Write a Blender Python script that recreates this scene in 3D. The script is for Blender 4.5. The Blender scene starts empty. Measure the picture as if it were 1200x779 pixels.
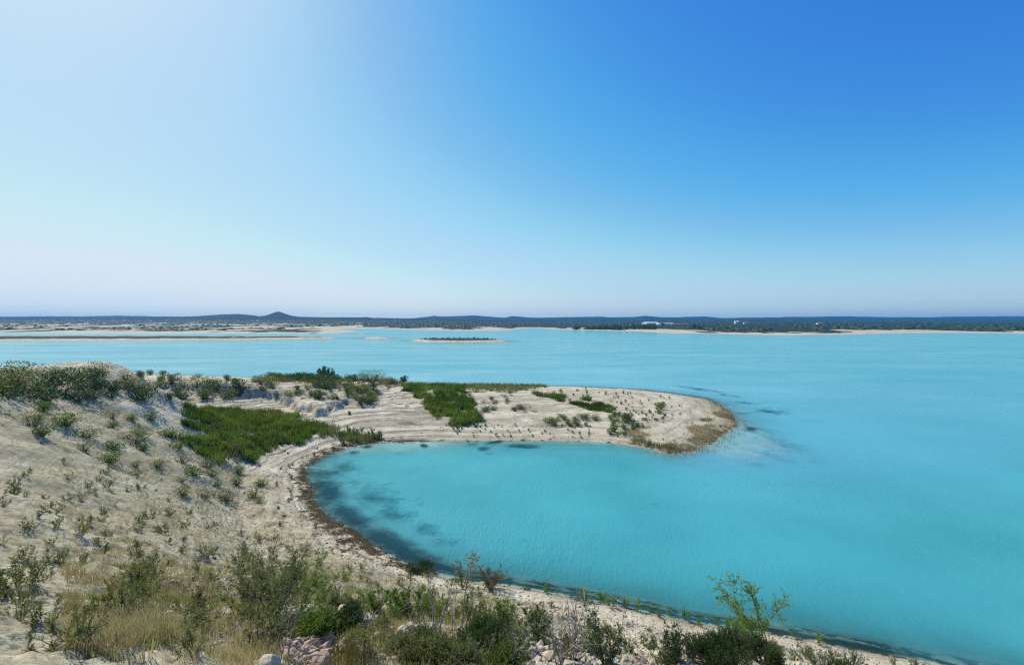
import bpy, math, random
import numpy as np
from mathutils import Vector, Matrix

# ------------------------------------------------------------------ basics
F, CX, CY, HZ, EYE = 565.0, 600.0, 402.5, 377.0, 16.0
PITCH = math.atan((CY - HZ) / F)
cp, sp = math.cos(PITCH), math.sin(PITCH)
scene = bpy.context.scene
COL = scene.collection

def px_dir(u, v):
    a = (np.asarray(u, float) - CX) / F
    b = (CY - np.asarray(v, float)) / F
    return a, cp + b * sp, -sp + b * cp

def px_plane(u, v, z=0.0):
    dx, dy, dz = px_dir(u, v)
    t = (z - EYE) / dz
    return dx * t, dy * t

def to_px(x, y, z):
    rz = z - EYE
    depth = y * cp - rz * sp
    up = y * sp + rz * cp
    depth = np.where(depth < 0.05, 0.05, depth)
    return CX + F * x / depth, CY - F * up / depth

def sstep(a, b, x):
    t = np.clip((x - a) / (b - a), 0, 1)
    return t * t * (3 - 2 * t)

# ------------------------------------------------------------------ noise
def _hash(ix, iy, seed):
    h = (ix.astype(np.int64) * 374761393 + iy.astype(np.int64) * 668265263 + seed * 974711) & 0xFFFFFFFF
    h = ((h ^ (h >> 13)) * 1274126177) & 0xFFFFFFFF
    h = (h ^ (h >> 16)) & 0xFFFFFFFF
    return h / 4294967295.0

def vnoise(x, y, seed=0):
    x = np.asarray(x, float); y = np.asarray(y, float)
    ix = np.floor(x); iy = np.floor(y)
    fx = x - ix; fy = y - iy
    fx = fx * fx * (3 - 2 * fx); fy = fy * fy * (3 - 2 * fy)
    a = _hash(ix, iy, seed); b = _hash(ix + 1, iy, seed)
    c = _hash(ix, iy + 1, seed); d = _hash(ix + 1, iy + 1, seed)
    return (a + (b - a) * fx) * (1 - fy) + (c + (d - c) * fx) * fy

def fbm(x, y, seed=0, octaves=4, gain=0.5):
    s = 0; amp = 1; tot = 0
    for o in range(octaves):
        s = s + amp * vnoise(x * 2 ** o + 17.3 * o, y * 2 ** o - 9.1 * o, seed + o)
        tot += amp; amp *= gain
    return s / tot          # 0..1

# ------------------------------------------------------------------ shorelines (on the lake surface, metres)
def plan(pts):
    return np.array([px_plane(u, v) for u, v in pts], float)

bay = [(1400, 852), (1200, 797), (1050, 768), (950, 750), (881.5, 738), (846, 734), (810, 729), (769, 719), (726, 711), (689, 703),
       (643.5, 694), (595, 686), (568.6, 682), (545, 678), (520, 674), (494, 666), (475, 660), (465, 655), (447, 644), (436, 637),
       (421, 626), (405, 617), (389, 611), (378, 603), (369, 592), (367, 581), (362, 567), (356, 551), (362, 543), (376, 537),
       (392, 530), (402, 526), (420, 522), (438, 519), (470, 517.5), (520, 517), (580, 516), (640, 516.5), (690, 517.5), (716, 519),
       (740, 522), (760, 526), (776, 530), (790, 533), (802, 532), (815, 527), (832, 521), (846, 512), (858, 503), (863, 496),
       (861, 489), (852, 481), (845, 475), (832, 468.5), (818, 466), (800, 463), (780, 460.5), (755, 457.5), (720, 455.5), (690, 454),
       (655, 453), (610, 452), (560, 451.5), (500, 451), (440, 449), (380, 447), (300, 444), (200, 441), (60, 436), (-200, 430), (-600, 424)]
near_land = np.vstack([plan(bay), [(-900, 100), (-900, -300), (300, -300), (300, -60), (90, 0)]])

far_px = [(-900, 392), (-300, 391), (0, 390.5), (180, 391.5), (250, 391), (318, 391), (360, 391.2), (395, 390.5), (420, 389), (417, 387.2), (395, 386),
          (407, 385.3), (430, 385.0), (480, 386.3), (503, 387.2), (540, 387.6), (593, 387.6), (610, 385.2), (625, 384.4), (645, 385.6), (672, 386.8),
          (721, 388), (745, 388.5), (779, 390.4), (817, 391), (850, 391.6), (882, 392.4), (930, 393), (1000, 392), (1060, 390.6), (1130, 390),
          (1200, 391), (1400, 392), (2100, 393)]
far_land = np.vstack([plan(far_px), [(9000, 2500), (9000, 9000), (-9000, 9000), (-9000, 2500)]])
def closed(top, bot):
    return plan(top + bot[::-1])
spit = closed([(-40, 395), (150, 394.8), (318, 395.2), (350, 395.3), (392, 396.3)], [(-40, 400), (150, 399.5), (318, 398.2), (350, 397.9), (388, 397)])
islet = closed([(427, 396), (440, 395.4), (450, 395.6), (459, 396.5)], [(427, 396.6), (440, 397.4), (450, 397.3), (459, 396.9)])
isle = closed([(481, 399.5), (500, 398.4), (540, 397.7), (575, 398.4), (593, 400)], [(481, 399.9), (500, 401.2), (540, 401.5), (575, 401.3), (593, 400.5)])
sliver = closed([(417, 391.7), (430, 391.4), (430, 391.6)], [(417, 391.9), (424, 392.0), (430, 391.9)])

def sdf(px, py, poly):
    """signed distance, positive inside"""
    n = len(poly); best = np.full(px.shape, 1e18); inside = np.zeros(px.shape, bool)
    for i in range(n):
        ax, ay = poly[i]; bx, by = poly[(i + 1) % n]
        ex, ey = bx - ax, by - ay
        L = ex * ex + ey * ey + 1e-9
        t = np.clip(((px - ax) * ex + (py - ay) * ey) / L, 0, 1)
        d = (px - ax - ex * t) ** 2 + (py - ay - ey * t) ** 2
        np.minimum(best, d, out=best)
        if abs(ey) > 1e-9:
            c = ((ay > py) != (by > py)) & (px < (bx - ax) * (py - ay) / ey + ax)
            inside ^= c
    return np.where(inside, 1, -1) * np.sqrt(best)

# cut bank across the left hill
bank_poly = np.array([px_plane(u, v, 1.9) for u, v in [(-400, 468), (100, 469), (250, 470), (318, 472), (339, 476), (355, 482), (368, 485.5), (380, 485), (389, 481), (401, 478), (409, 475.5),
                      (425, 476), (440, 474), (456, 466), (462, 458)]] + [(-25, 150), (-300, 150)])
# heights of the hill and spit: (u, forward distance, z)
caps = np.array([(-300, 100, 7.5), (0, 95, 7.), (180, 98, 6.6), (318, 97, 6.6), (380, 97, 6.5), (430, 99, 6.1), (455, 102, 4.8), (480, 104, 3.4), (520, 106, 3.0),
                 (560, 104, 2.7), (600, 104, 2.5), (660, 100, 2.5), (720, 96, 2.2), (780, 92, 1.7), (840, 84, 1.1), (318, 75, 2.2), (400, 72, 2.4),
                 (450, 76, 2.9), (520, 78, 2.2), (600, 80, 1.9), (700, 80, 2.0), (0, 70, 5.), (-300, 70, 7.), (240, 70, 3.2)])
cap_x = (caps[:, 0] - 600) / F * caps[:, 1]; cap_y = caps[:, 1]

def H(x, y, fine=True):
    x = np.asarray(x, float); y = np.asarray(y, float)
    r = np.hypot(x, y)
    z = np.full(x.shape, -9.0)
    dn = np.full(x.shape, -50.0)
    m = r < 420
    if m.any():
        X, Y = x[m], y[m]
        wob = (fbm(X * .35, Y * .35, 5, 3) - .5) * np.clip(np.hypot(X, Y) / 60, .5, 2) * 1.1
        d = sdf(X, Y, near_land) + wob
        # ---- the near hillside
        w = sstep(-9, -16, X)
        bwid = 1.6 + 4.2 * w
        zn = .17 * np.minimum(np.maximum(d, 0), bwid) + .555 * np.maximum(d - bwid, 0)
        capn = np.interp(X, [-90, -24], [6.5, 14.0])
        zn = np.where(zn > capn, capn + (zn - capn) * .06, zn)
        zn = np.minimum(zn, 14.3)
        zn += (fbm(X * .3, Y * .3, 11, 4) - .5) * .9 * sstep(1, 7, d) * (1 - .75 * sstep(5, 1, np.hypot(X, Y)))
        # ---- peninsula
        wsum = 0; zs = 0
        for cx_, cy_, cz in zip(cap_x, cap_y, caps[:, 2]):
            q = 1.0 / (((X - cx_) ** 2 + (Y - cy_) ** 2) / 60 + .6) ** 2
            wsum = wsum + q; zs = zs + q * cz
        cap = zs / wsum
        dd = np.maximum(d, 0)
        zp = cap * (1 - np.exp(-dd * .17 / np.maximum(cap, .5)))
        back = sstep(101, 118, Y)
        zp += (fbm(X * .10, Y * .10, 21, 3) - .5) * .6 * sstep(1, 9, d)
        # wave-cut terraces
        step = .30
        q = zp / step + (fbm(X * .07, Y * .07, 31, 3) - .5) * 1.6
        fl = np.floor(q); fr = q - fl
        st = (fl + sstep(.76, .97, fr) - (q - zp / step)) * step
        tk = .92 - .72 * sstep(6, 22, X)
        zp = np.where(zp > .05, zp * (1 - tk) + st * tk, zp)
        # cut bank
        db = sdf(X, Y, bank_poly) + (fbm(X * .35, Y * .35, 41, 5, .7) - .5) * 4.2 - np.abs(fbm(X * .9, Y * .5, 43, 2) - .5) * 2.2
        amp = np.interp(X, [-60, -34, -28.5, -26, -23.5], [1.3, 1.25, 1.15, .6, 0.])
        zp += amp * sstep(-.5, .9, db) * np.exp(-np.maximum(db, 0) / 12) * sstep(.5, 3, d)
        wn = sstep(62, 50, Y + np.clip(-X - 22, 0, 60) * -.25)
        zt = zn * wn + zp * (1 - wn)
        # terraces on the left beach
        tb = sstep(-9, -14, X) * wn * sstep(9, 6, d)
        q = zt / .17 + (fbm(X * .3, Y * .3, 33, 2) - .5) * .8
        st = (np.floor(q) + sstep(.6, .95, q - np.floor(q)) - (q - zt / .17)) * .17
        zt = zt * (1 - .8 * tb) + st * .8 * tb
        if fine:
            rr = np.hypot(X, Y)
            nf = sstep(60, 20, rr)
            zt += (fbm(X * 2.2, Y * 2.2, 51, 3, .6) - .5) * .34 * nf * sstep(.5, 4, d)
            zt += (fbm(X * 1.1, Y * 1.1, 61, 3, .6) - .5) * (.10 + .22 * np.exp(-((X + 32) / 14) ** 2) * sstep(78, 88, Y)) * (1 - nf) * sstep(.3, 5, d)
            zt += (fbm(X * 5, Y * 5, 71, 2, .6) - .5) * .10 * nf * sstep(.1, 1, d)
        # lake bed; shoal off the tip
        tip = sstep(1.35, .7, np.sqrt(((X - 30.5) / 8.5) ** 2 + ((Y - 66) / 11.5) ** 2) + (fbm(X * .22, Y * .22, 401, 4) - .5) * 1.1)
        bed = .24 - .215 * tip
        bed = bed - .17 * sstep(1.3, .6, np.sqrt(((X + 16) / 9) ** 2 + ((Y - 62) / 4.5) ** 2))
        bed = np.where(Y < 50, .30 + 0 * X, bed)
        zb = d * bed + (fbm(X * .5, Y * .5, 81, 3) - .5) * .35 * sstep(0, -3, d)
        zb = np.maximum(np.minimum(zb, -.10 * sstep(-.3, -2.5, d)), -7)
        zt = np.where(d > 0, np.maximum(zt, d * .05), zb)
        z[m] = zt; dn[m] = d
    m = r > 250
    if m.any():
        X, Y = x[m], y[m]
        u = X / np.maximum(Y, 1) * F + CX
        wob = (fbm(X * .012, Y * .03, 91, 3) - .5) * 14
        d = sdf(X, Y, far_land) + wob
        left = sstep(600, 440, u)
        n1 = fbm(X / 260, Y / 260, 93, 4); n2 = fbm(X / 60, Y / 60, 95, 4)
        zf = np.maximum(d, 0) * .035
        top = 9 + 14 * left * sstep(1400, 2500, Y) + (n1 - .5) * 12 + 8 * sstep(1200, 2600, Y)
        zf = top * (1 - np.exp(-np.maximum(d, 0) * .028 / np.maximum(top, 2))) + (n2 - .5) * 3.5 * sstep(10, 120, d)
        zf = np.maximum(zf, np.minimum(d * .02, .5))
        zz = np.where(d > 0, zf, np.maximum(d * .05, -9))
        for poly, hgt in ((spit, 1.6), (islet, 1.1), (isle, 2.0), (sliver, .4)):
            c = poly.mean(0); R = np.abs(poly - c).max() * 1.5 + 30
            k = (np.abs(X - c[0]) < R) & (np.abs(Y - c[1]) < R)
            if k.any():
                di = sdf(X[k], Y[k], poly) + (fbm(X[k] * .06, Y[k] * .06, 97, 3) - .5) * 3
                zi = np.where(di > 0, hgt * (1 - np.exp(-di * .16)) + (fbm(X[k] * .1, Y[k] * .1, 99, 3) - .4) * .8 * sstep(0, 6, di), np.maximum(di * .08, -9))
                zz[k] = np.maximum(zz[k], zi)
        z[m] = np.maximum(z[m], zz)
        dn[m] = np.maximum(dn[m], d)
    return z, dn

def Hz(x, y):
    return H(np.atleast_1d(np.asarray(x, float)), np.atleast_1d(np.asarray(y, float)))[0]

def ray_ground(u, v, tmin=4.0, tmax=900.0):
    """where the ground is met looking along photo pixel (u, v)"""
    dx, dy, dz = px_dir(u, v)
    t = np.exp(np.linspace(math.log(tmin), math.log(tmax), 700))
    z = Hz(dx * t, dy * t)
    below = EYE + dz * t < np.maximum(z, 0)
    i = int(np.argmax(below)) if below.any() else len(t) - 1
    t0, t1 = t[max(i - 1, 0)], t[i]
    tt = np.linspace(t0, t1, 12)
    z = Hz(dx * tt, dy * tt)
    b = EYE + dz * tt < np.maximum(z, 0)
    k = int(np.argmax(b)) if b.any() else 11
    return float(dx * tt[k]), float(dy * tt[k]), float(z[k]), float(tt[k])

# ------------------------------------------------------------------ mesh helpers
def mesh_np(name, verts, faces, nside, mats=(), midx=None, smooth=False, attrs=None):
    me = bpy.data.meshes.new(name)
    verts = np.asarray(verts, np.float32).reshape(-1, 3); faces = np.asarray(faces, np.int32).reshape(-1, nside)
    me.vertices.add(len(verts)); me.vertices.foreach_set('co', verts.ravel())
    me.loops.add(faces.size); me.loops.foreach_set('vertex_index', faces.ravel())
    me.polygons.add(len(faces))
    me.polygons.foreach_set('loop_start', np.arange(len(faces), dtype=np.int32) * nside)
    me.polygons.foreach_set('loop_total', np.full(len(faces), nside, np.int32))
    for m in mats: me.materials.append(m)
    if midx is not None: me.polygons.foreach_set('material_index', np.asarray(midx, np.int32))
    if smooth: me.polygons.foreach_set('use_smooth', np.ones(len(faces), bool))
    for k, a in (attrs or {}).items():
        at = me.attributes.new(k, 'FLOAT', 'POINT'); at.data.foreach_set('value', np.asarray(a, np.float32).ravel())
    me.update(); me.validate()
    return me

def link(name, me, parent=None, loc=(0, 0, 0), rot=(0, 0, 0), sc=None):
    o = bpy.data.objects.new(name, me); COL.objects.link(o)
    o.parent = parent; o.location = loc; o.rotation_euler = rot
    if sc is not None: o.scale = sc if hasattr(sc, '__len__') else (sc, sc, sc)
    return o

def tag(o, label=None, cat=None, group=None, kind=None):
    if label: o['label'] = label
    if cat: o['category'] = cat
    if group: o['group'] = group
    if kind: o['kind'] = kind
    return o

# ------------------------------------------------------------------ materials
def new_mat(name):
    m = bpy.data.materials.new(name); m.use_nodes = True
    nt = m.node_tree; nt.nodes.clear()
    return m, nt, nt.nodes, nt.links

def N(nt, kind, **kw):
    n = nt.nodes.new(kind)
    for k, v in kw.items():
        if k in n.inputs: n.inputs[k].default_value = v
        else: setattr(n, k, v)
    return n

def srgb(r, g, b):
    f = lambda c: (c / 255 / 12.92) if c / 255 <= .04045 else ((c / 255 + .055) / 1.055) ** 2.4
    return (f(r), f(g), f(b), 1)

def mixc(nt, fac, a, b, bt='MIX'):
    n = nt.nodes.new('ShaderNodeMix'); n.data_type = 'RGBA'; n.blend_type = bt
    for sock, v in ((0, fac), (6, a), (7, b)):
        if isinstance(v, (int, float, tuple)): n.inputs[sock].default_value = v
        else: nt.links.new(v, n.inputs[sock])
    return n.outputs[2]

def attr(nt, name):
    n = nt.nodes.new('ShaderNodeAttribute'); n.attribute_name = name; return n.outputs['Fac']

def math_(nt, op, a, b=None, c=None):
    n = nt.nodes.new('ShaderNodeMath'); n.operation = op
    for i, v in enumerate((a, b, c)):
        if v is None: continue
        if isinstance(v, (int, float)): n.inputs[i].default_value = v
        else: nt.links.new(v, n.inputs[i])
    return n.outputs[0]

def ramp(nt, fac, stops):
    n = nt.nodes.new('ShaderNodeValToRGB'); nt.links.new(fac, n.inputs[0])
    el = n.color_ramp.elements
    while len(el) < len(stops): el.new(.5)
    for e, (p, c) in zip(el, stops):
        e.position = p; e.color = c if hasattr(c, '__len__') else (c, c, c, 1)
    return n.outputs[0]

def noise(nt, scale, detail=4, rough=.55, vec=None, dim='3D'):
    n = nt.nodes.new('ShaderNodeTexNoise'); n.noise_dimensions = dim
    n.inputs['Scale'].default_value = scale; n.inputs['Detail'].default_value = detail; n.inputs['Roughness'].default_value = rough
    if vec is not None: nt.links.new(vec, n.inputs['Vector'])
    return n.outputs['Fac']

def ground_material():
    m, nt, nodes, L = new_mat('chalky_soil')
    geo = N(nt, 'ShaderNodeNewGeometry'); pos = geo.outputs['Position']
    sepz = N(nt, 'ShaderNodeSeparateXYZ'); L.new(pos, sepz.inputs[0])
    n1 = noise(nt, .35, 6, .6, pos); n2 = noise(nt, 3.0, 6, .65, pos); n3 = noise(nt, 14., 5, .7, pos)
    c = ramp(nt, n1, [(.30, (.44, .375, .24, 1)), (.5, (.61, .54, .375, 1)), (.70, (.74, .675, .49, 1))])
    c = mixc(nt, math_(nt, 'MULTIPLY', ramp(nt, n2, [(.48, 0.), (.66, 1.)]), .65), c, (.30, .235, .16, 1))
    c = mixc(nt, math_(nt, 'MULTIPLY', ramp(nt, n3, [(.54, 0.), (.64, 1.)]), .6), c, (.24, .20, .14, 1))
    # sediment banding following height
    cb = N(nt, 'ShaderNodeCombineXYZ')
    L.new(math_(nt, 'MULTIPLY', sepz.outputs[0], .03), cb.inputs[0]); L.new(math_(nt, 'MULTIPLY', sepz.outputs[1], .03), cb.inputs[1])
    L.new(math_(nt, 'MULTIPLY', sepz.outputs[2], 13.0), cb.inputs[2])
    band = noise(nt, 1.0, 4, .6, cb.outputs[0])
    c = mixc(nt, math_(nt, 'MULTIPLY', ramp(nt, band, [(.52, 0.), (.60, 1.)]), .62), c, (.27, .23, .165, 1))
    # strand lines left by the falling lake
    zq = math_(nt, 'ADD', math_(nt, 'DIVIDE', sepz.outputs[2], .26), math_(nt, 'MULTIPLY', noise(nt, .10, 2, .5, pos), 2.2))
    ln = ramp(nt, math_(nt, 'FRACT', zq), [(.0, 1.), (.13, 1.), (.24, 0.)])
    pt = ramp(nt, noise(nt, .5, 4, .7, pos), [(.36, 0.), (.52, 1.)])
    c = mixc(nt, math_(nt, 'MULTIPLY', math_(nt, 'MULTIPLY', ln, pt), math_(nt, 'MULTIPLY', attr(nt, 'beach'), .9)), c, (.16, .125, .085, 1))
    # dry straw and thatch lying on the soil
    st = attr(nt, 'straw')
    c = mixc(nt, math_(nt, 'MULTIPLY', st, ramp(nt, n2, [(.30, .3), (.55, .9)])), c, (.235, .20, .095, 1))
    # brown weed left along the shore
    md = attr(nt, 'mud')
    mc = ramp(nt, n3, [(.3, (.035, .026, .015, 1)), (.7, (.13, .09, .05, 1))])
    n4 = noise(nt, .9, 5, .7, pos)
    md2 = ramp(nt, math_(nt, 'ADD', md, math_(nt, 'MULTIPLY', math_(nt, 'SUBTRACT', n4, .52), 3.4)), [(.42, 0.), (.56, 1.)])
    c = mixc(nt, md2, c, mc)
    # far scrubland
    sc = attr(nt, 'scrub')
    fn = noise(nt, .035, 5, .7, pos)
    fc = ramp(nt, fn, [(.35, (.008, .020, .014, 1)), (.55, (.020, .036, .022, 1)), (.68, (.060, .065, .040, 1)), (.78, (.22, .17, .12, 1))])
    sc2 = ramp(nt, math_(nt, 'ADD', sc, math_(nt, 'MULTIPLY', math_(nt, 'SUBTRACT', fn, .5), 1.0)), [(.4, 0.), (.55, 1.)])
    c = mixc(nt, sc2, c, fc)
    c = mixc(nt, math_(nt, 'MULTIPLY', attr(nt, 'silt'), .85), c, (.74, .72, .60, 1))
    bw = ramp(nt, math_(nt, 'ADD', attr(nt, 'bedweed'), math_(nt, 'MULTIPLY', math_(nt, 'SUBTRACT', n4, .5), 1.1)), [(.22, 0.), (.6, 1.)])
    c = mixc(nt, bw, c, (.04, .042, .030, 1))
    # damp rim and bed
    wet = ramp(nt, sepz.outputs[2], [(0., 1.), (1., 0.)])
    wetm = N(nt, 'ShaderNodeMapRange'); L.new(sepz.outputs[2], wetm.inputs[0])
    wetm.inputs[1].default_value = .02; wetm.inputs[2].default_value = .22; wetm.inputs[3].default_value = .74; wetm.inputs[4].default_value = 1.
    c = mixc(nt, 1.0, c, wetm.outputs[0], 'MULTIPLY')
    b = N(nt, 'ShaderNodeBsdfPrincipled', Roughness=.95); b.inputs['Specular IOR Level'].default_value = .15
    L.new(c, b.inputs['Base Color'])
    bm = N(nt, 'ShaderNodeBump', Strength=.7, Distance=.10); L.new(math_(nt, 'ADD', n2, math_(nt, 'MULTIPLY', n3, .5)), bm.inputs['Height'])
    L.new(bm.outputs[0], b.inputs['Normal'])
    out = N(nt, 'ShaderNodeOutputMaterial'); L.new(b.outputs[0], out.inputs[0])
    return m

def water_material():
    m, nt, nodes, L = new_mat('milky_turquoise_water')
    geo = N(nt, 'ShaderNodeNewGeometry'); pos = geo.outputs['Position']
    depth = attr(nt, 'depth'); weed = attr(nt, 'weed'); bayw = attr(nt, 'bay')
    mp = N(nt, 'ShaderNodeMapping', Scale=(.012, .05, 1.)); L.new(pos, mp.inputs['Vector'])
    streak = noise(nt, 1.0, 4, .6, mp.outputs[0])
    col_far = ramp(nt, streak, [(.3, (.080, .365, .395, 1)), (.7, (.115, .42, .445, 1))])
    col_bay = ramp(nt, noise(nt, .07, 3, .5, pos), [(.3, (.050, .295, .300, 1)), (.7, (.078, .395, .392, 1))])
    c = mixc(nt, bayw, col_far, col_bay)
    wn = noise(nt, .45, 5, .65, pos)
    wf = ramp(nt, math_(nt, 'ADD', weed, math_(nt, 'MULTIPLY', math_(nt, 'SUBTRACT', wn, .5), 1.35)), [(.25, 0.), (.75, 1.)])
    c = mixc(nt, math_(nt, 'MULTIPLY', wf, .92), c, (.006, .075, .105, 1))
    dif = N(nt, 'ShaderNodeBsdfDiffuse'); L.new(c, dif.inputs[0])
    tr = N(nt, 'ShaderNodeBsdfTransparent', Color=(.74, .96, .96, 1))
    # turbidity hides the bed with depth
    op = math_(nt, 'SUBTRACT', 1.0, math_(nt, 'POWER', 2.718, math_(nt, 'MULTIPLY', depth, -1.7)))
    op = math_(nt, 'MAXIMUM', op, .08)
    body = N(nt, 'ShaderNodeMixShader'); L.new(op, body.inputs[0]); L.new(tr.outputs[0], body.inputs[1]); L.new(dif.outputs[0], body.inputs[2])
    # wind ripples
    mp2 = N(nt, 'ShaderNodeMapping', Scale=(1.3, .42, 1.)); mp2.inputs['Rotation'].default_value = (0, 0, math.radians(-35)); L.new(pos, mp2.inputs['Vector'])
    r1 = noise(nt, 3.4, 3, .65, mp2.outputs[0]); r2 = noise(nt, .35, 3, .5, mp2.outputs[0])
    calm = ramp(nt, noise(nt, .05, 3, .5, pos), [(.35, .35), (.65, 1.)])
    bm = N(nt, 'ShaderNodeBump', Distance=.075); L.new(calm, bm.inputs['Strength']); L.new(math_(nt, 'ADD', r1, math_(nt, 'MULTIPLY', r2, 1.5)), bm.inputs['Height'])
    L.new(bm.outputs[0], dif.inputs['Normal'])
    gl = N(nt, 'ShaderNodeBsdfGlossy', Roughness=.12, Color=(1, 1, 1, 1)); L.new(bm.outputs[0], gl.inputs['Normal'])
    fr = N(nt, 'ShaderNodeFresnel', IOR=1.11); L.new(bm.outputs[0], fr.inputs['Normal'])
    gust = noise(nt, 1.0, 4, .6, mp.outputs[0])
    fx = math_(nt, 'MULTIPLY', math_(nt, 'MINIMUM', fr.outputs[0], .40), math_(nt, 'SUBTRACT', 1.0, math_(nt, 'MULTIPLY', bayw, .65)))
    fx = math_(nt, 'MULTIPLY', fx, ramp(nt, gust, [(.35, .62), (.65, 1.15)]))
    fx = math_(nt, 'MULTIPLY', fx, math_(nt, 'SUBTRACT', 1.0, math_(nt, 'MULTIPLY', wf, .7)))
    mx = N(nt, 'ShaderNodeMixShader'); L.new(fx, mx.inputs[0]); L.new(body.outputs[0], mx.inputs[1]); L.new(gl.outputs[0], mx.inputs[2])
    out = N(nt, 'ShaderNodeOutputMaterial'); L.new(mx.outputs[0], out.inputs[0])
    return m

def plain(name, col, rough=.8, var=None, scale=3.):
    m, nt, nodes, L = new_mat(name)
    b = N(nt, 'ShaderNodeBsdfPrincipled', Roughness=rough); b.inputs['Specular IOR Level'].default_value = .2
    if var:
        tc = N(nt, 'ShaderNodeTexCoord')
        n = noise(nt, scale, 4, .6, tc.outputs['Object'])
        L.new(ramp(nt, n, [(.3, (*col, 1)), (.7, (*var, 1))]), b.inputs['Base Color'])
        bm = N(nt, 'ShaderNodeBump', Strength=.5, Distance=.02); L.new(n, bm.inputs['Height']); L.new(bm.outputs[0], b.inputs['Normal'])
    else: b.inputs['Base Color'].default_value = (*col, 1)
    out = N(nt, 'ShaderNodeOutputMaterial'); L.new(b.outputs[0], out.inputs[0])
    return m

def leaf_mat(name, a, b, trans=.35, glow=(1.15, 1.25, .55, 1)):
    """leaf colour runs from a to b by the leaf's own tint and by plant"""
    m, nt, nodes, L = new_mat(name)
    oi = N(nt, 'ShaderNodeObjectInfo')
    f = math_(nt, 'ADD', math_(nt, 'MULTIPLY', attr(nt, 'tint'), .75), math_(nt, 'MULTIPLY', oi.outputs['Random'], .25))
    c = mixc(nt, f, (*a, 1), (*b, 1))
    d = N(nt, 'ShaderNodeBsdfPrincipled', Roughness=.6); d.inputs['Specular IOR Level'].default_value = .25; L.new(c, d.inputs['Base Color'])
    t = N(nt, 'ShaderNodeBsdfTranslucent'); L.new(mixc(nt, 1., c, glow, 'MULTIPLY'), t.inputs[0])
    mx = N(nt, 'ShaderNodeMixShader', Fac=trans); mx.inputs[0].default_value = trans
    L.new(d.outputs[0], mx.inputs[1]); L.new(t.outputs[0], mx.inputs[2])
    out = N(nt, 'ShaderNodeOutputMaterial'); L.new(mx.outputs[0], out.inputs[0])
    return m

M = {}
M['ground'] = ground_material(); M['water'] = water_material()
M['bark'] = plain('grey_bark', (.22, .185, .15), .9, (.12, .095, .07), 20.)
M['dead'] = plain('bleached_wood', (.42, .37, .31), .9, (.26, .21, .17), 15.)
M['rock'] = plain('pale_limestone', (.64, .56, .43), .95, (.36, .28, .20), 4.0)
M['pinkrock'] = plain('pinkish_stone', (.56, .42, .31), .95, (.28, .19, .13), 4.)
M['rust'] = leaf_mat('reddish_leaf', (.22, .10, .04), (.30, .30, .07), .4)
M['olive'] = leaf_mat('olive_leaf', (.085, .105, .038), (.27, .27, .12))
M['fresh'] = leaf_mat('fresh_green_leaf', (.075, .13, .024), (.24, .31, .075), .4)
M['dark'] = leaf_mat('dark_green_leaf', (.024, .054, .018), (.10, .165, .040), .3)
M['grn'] = leaf_mat('reed_green', (.030, .065, .012), (.21, .27, .055), .4)
M['straw'] = leaf_mat('dry_straw', (.24, .19, .105), (.54, .46, .29), .35, (1.05, 1.05, .7, 1))
M['brown'] = leaf_mat('withered_brown_leaf', (.10, .07, .03), (.22, .17, .07), .3)
M['yellow'] = leaf_mat('yellowing_leaf', (.085, .19, .030), (.28, .37, .075), .5)

# ------------------------------------------------------------------ ground sheet and water
HALF = math.radians(54)
th_in = np.arctan(np.linspace(-math.tan(HALF), math.tan(HALF), 1150))
th_out = np.linspace(HALF, 2 * math.pi - HALF, 72)[1:-1]
def polar(th, rr):
    R, T = np.meshgrid(rr, th, indexing='ij')
    return R * np.sin(T), R * np.cos(T)
def polar_faces(nr, nt_, wrap=True):
    i = np.arange(nr - 1)[:, None]; j = np.arange(nt_)[None, :]
    j2 = (j + 1) % nt_
    a = i * nt_ + j; b = i * nt_ + j2; c = (i + 1) * nt_ + j2; d = (i + 1) * nt_ + j
    return np.stack([a, b, c, d], -1).reshape(-1, 4)[:, ::-1]

th = np.concatenate([th_in, th_out])
rr = np.concatenate([np.exp(np.linspace(math.log(.4), math.log(6.5), 25)), np.exp(np.linspace(math.log(6.6), math.log(135), 520)),
                     np.exp(np.linspace(math.log(136), math.log(330), 60)), np.exp(np.linspace(math.log(333), math.log(470), 70)),
                     np.exp(np.linspace(math.log(474), math.log(9000), 300))])
gx, gy = polar(th, rr)
gz, gd = H(gx.ravel(), gy.ravel())
gx = gx.ravel(); gy = gy.ravel()
R_ = np.hypot(gx, gy)
def px_of(x, y, z=0): return to_px(x, y, z)
gu, gv = px_of(gx, gy, np.maximum(gz, 0))
# brown weed belt along the bay's left shore
mudw = np.zeros(len(gx))
nm = R_ < 130
lf = sstep(478, 455, gu) * sstep(640, 660, 9999) * sstep(514, 520, gv)
mudw = np.where(nm & (gd > -1.6) & (gd < 4) & (gy > 20) & (gy < 70) & (gx < 0), sstep(3.4, .0, gd - 1.6 * (fbm(gx * .22, gy * .22, 303, 3) - .55) * 2) * .85 * sstep(520, 470, gu), 0)
mudw = mudw * np.where(gv < 560, 1.0, .95)
mudw = np.maximum(mudw, np.where(nm & (gy > 58) & (gd > -.2) & (gd < 1.6), .40 * sstep(1.6, .2, gd), 0))
mudw = np.maximum(mudw, np.where(nm & (gy < 50) & (gd > -2) & (gd < .5), .5 * sstep(.5, .0, gd), 0))
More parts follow.
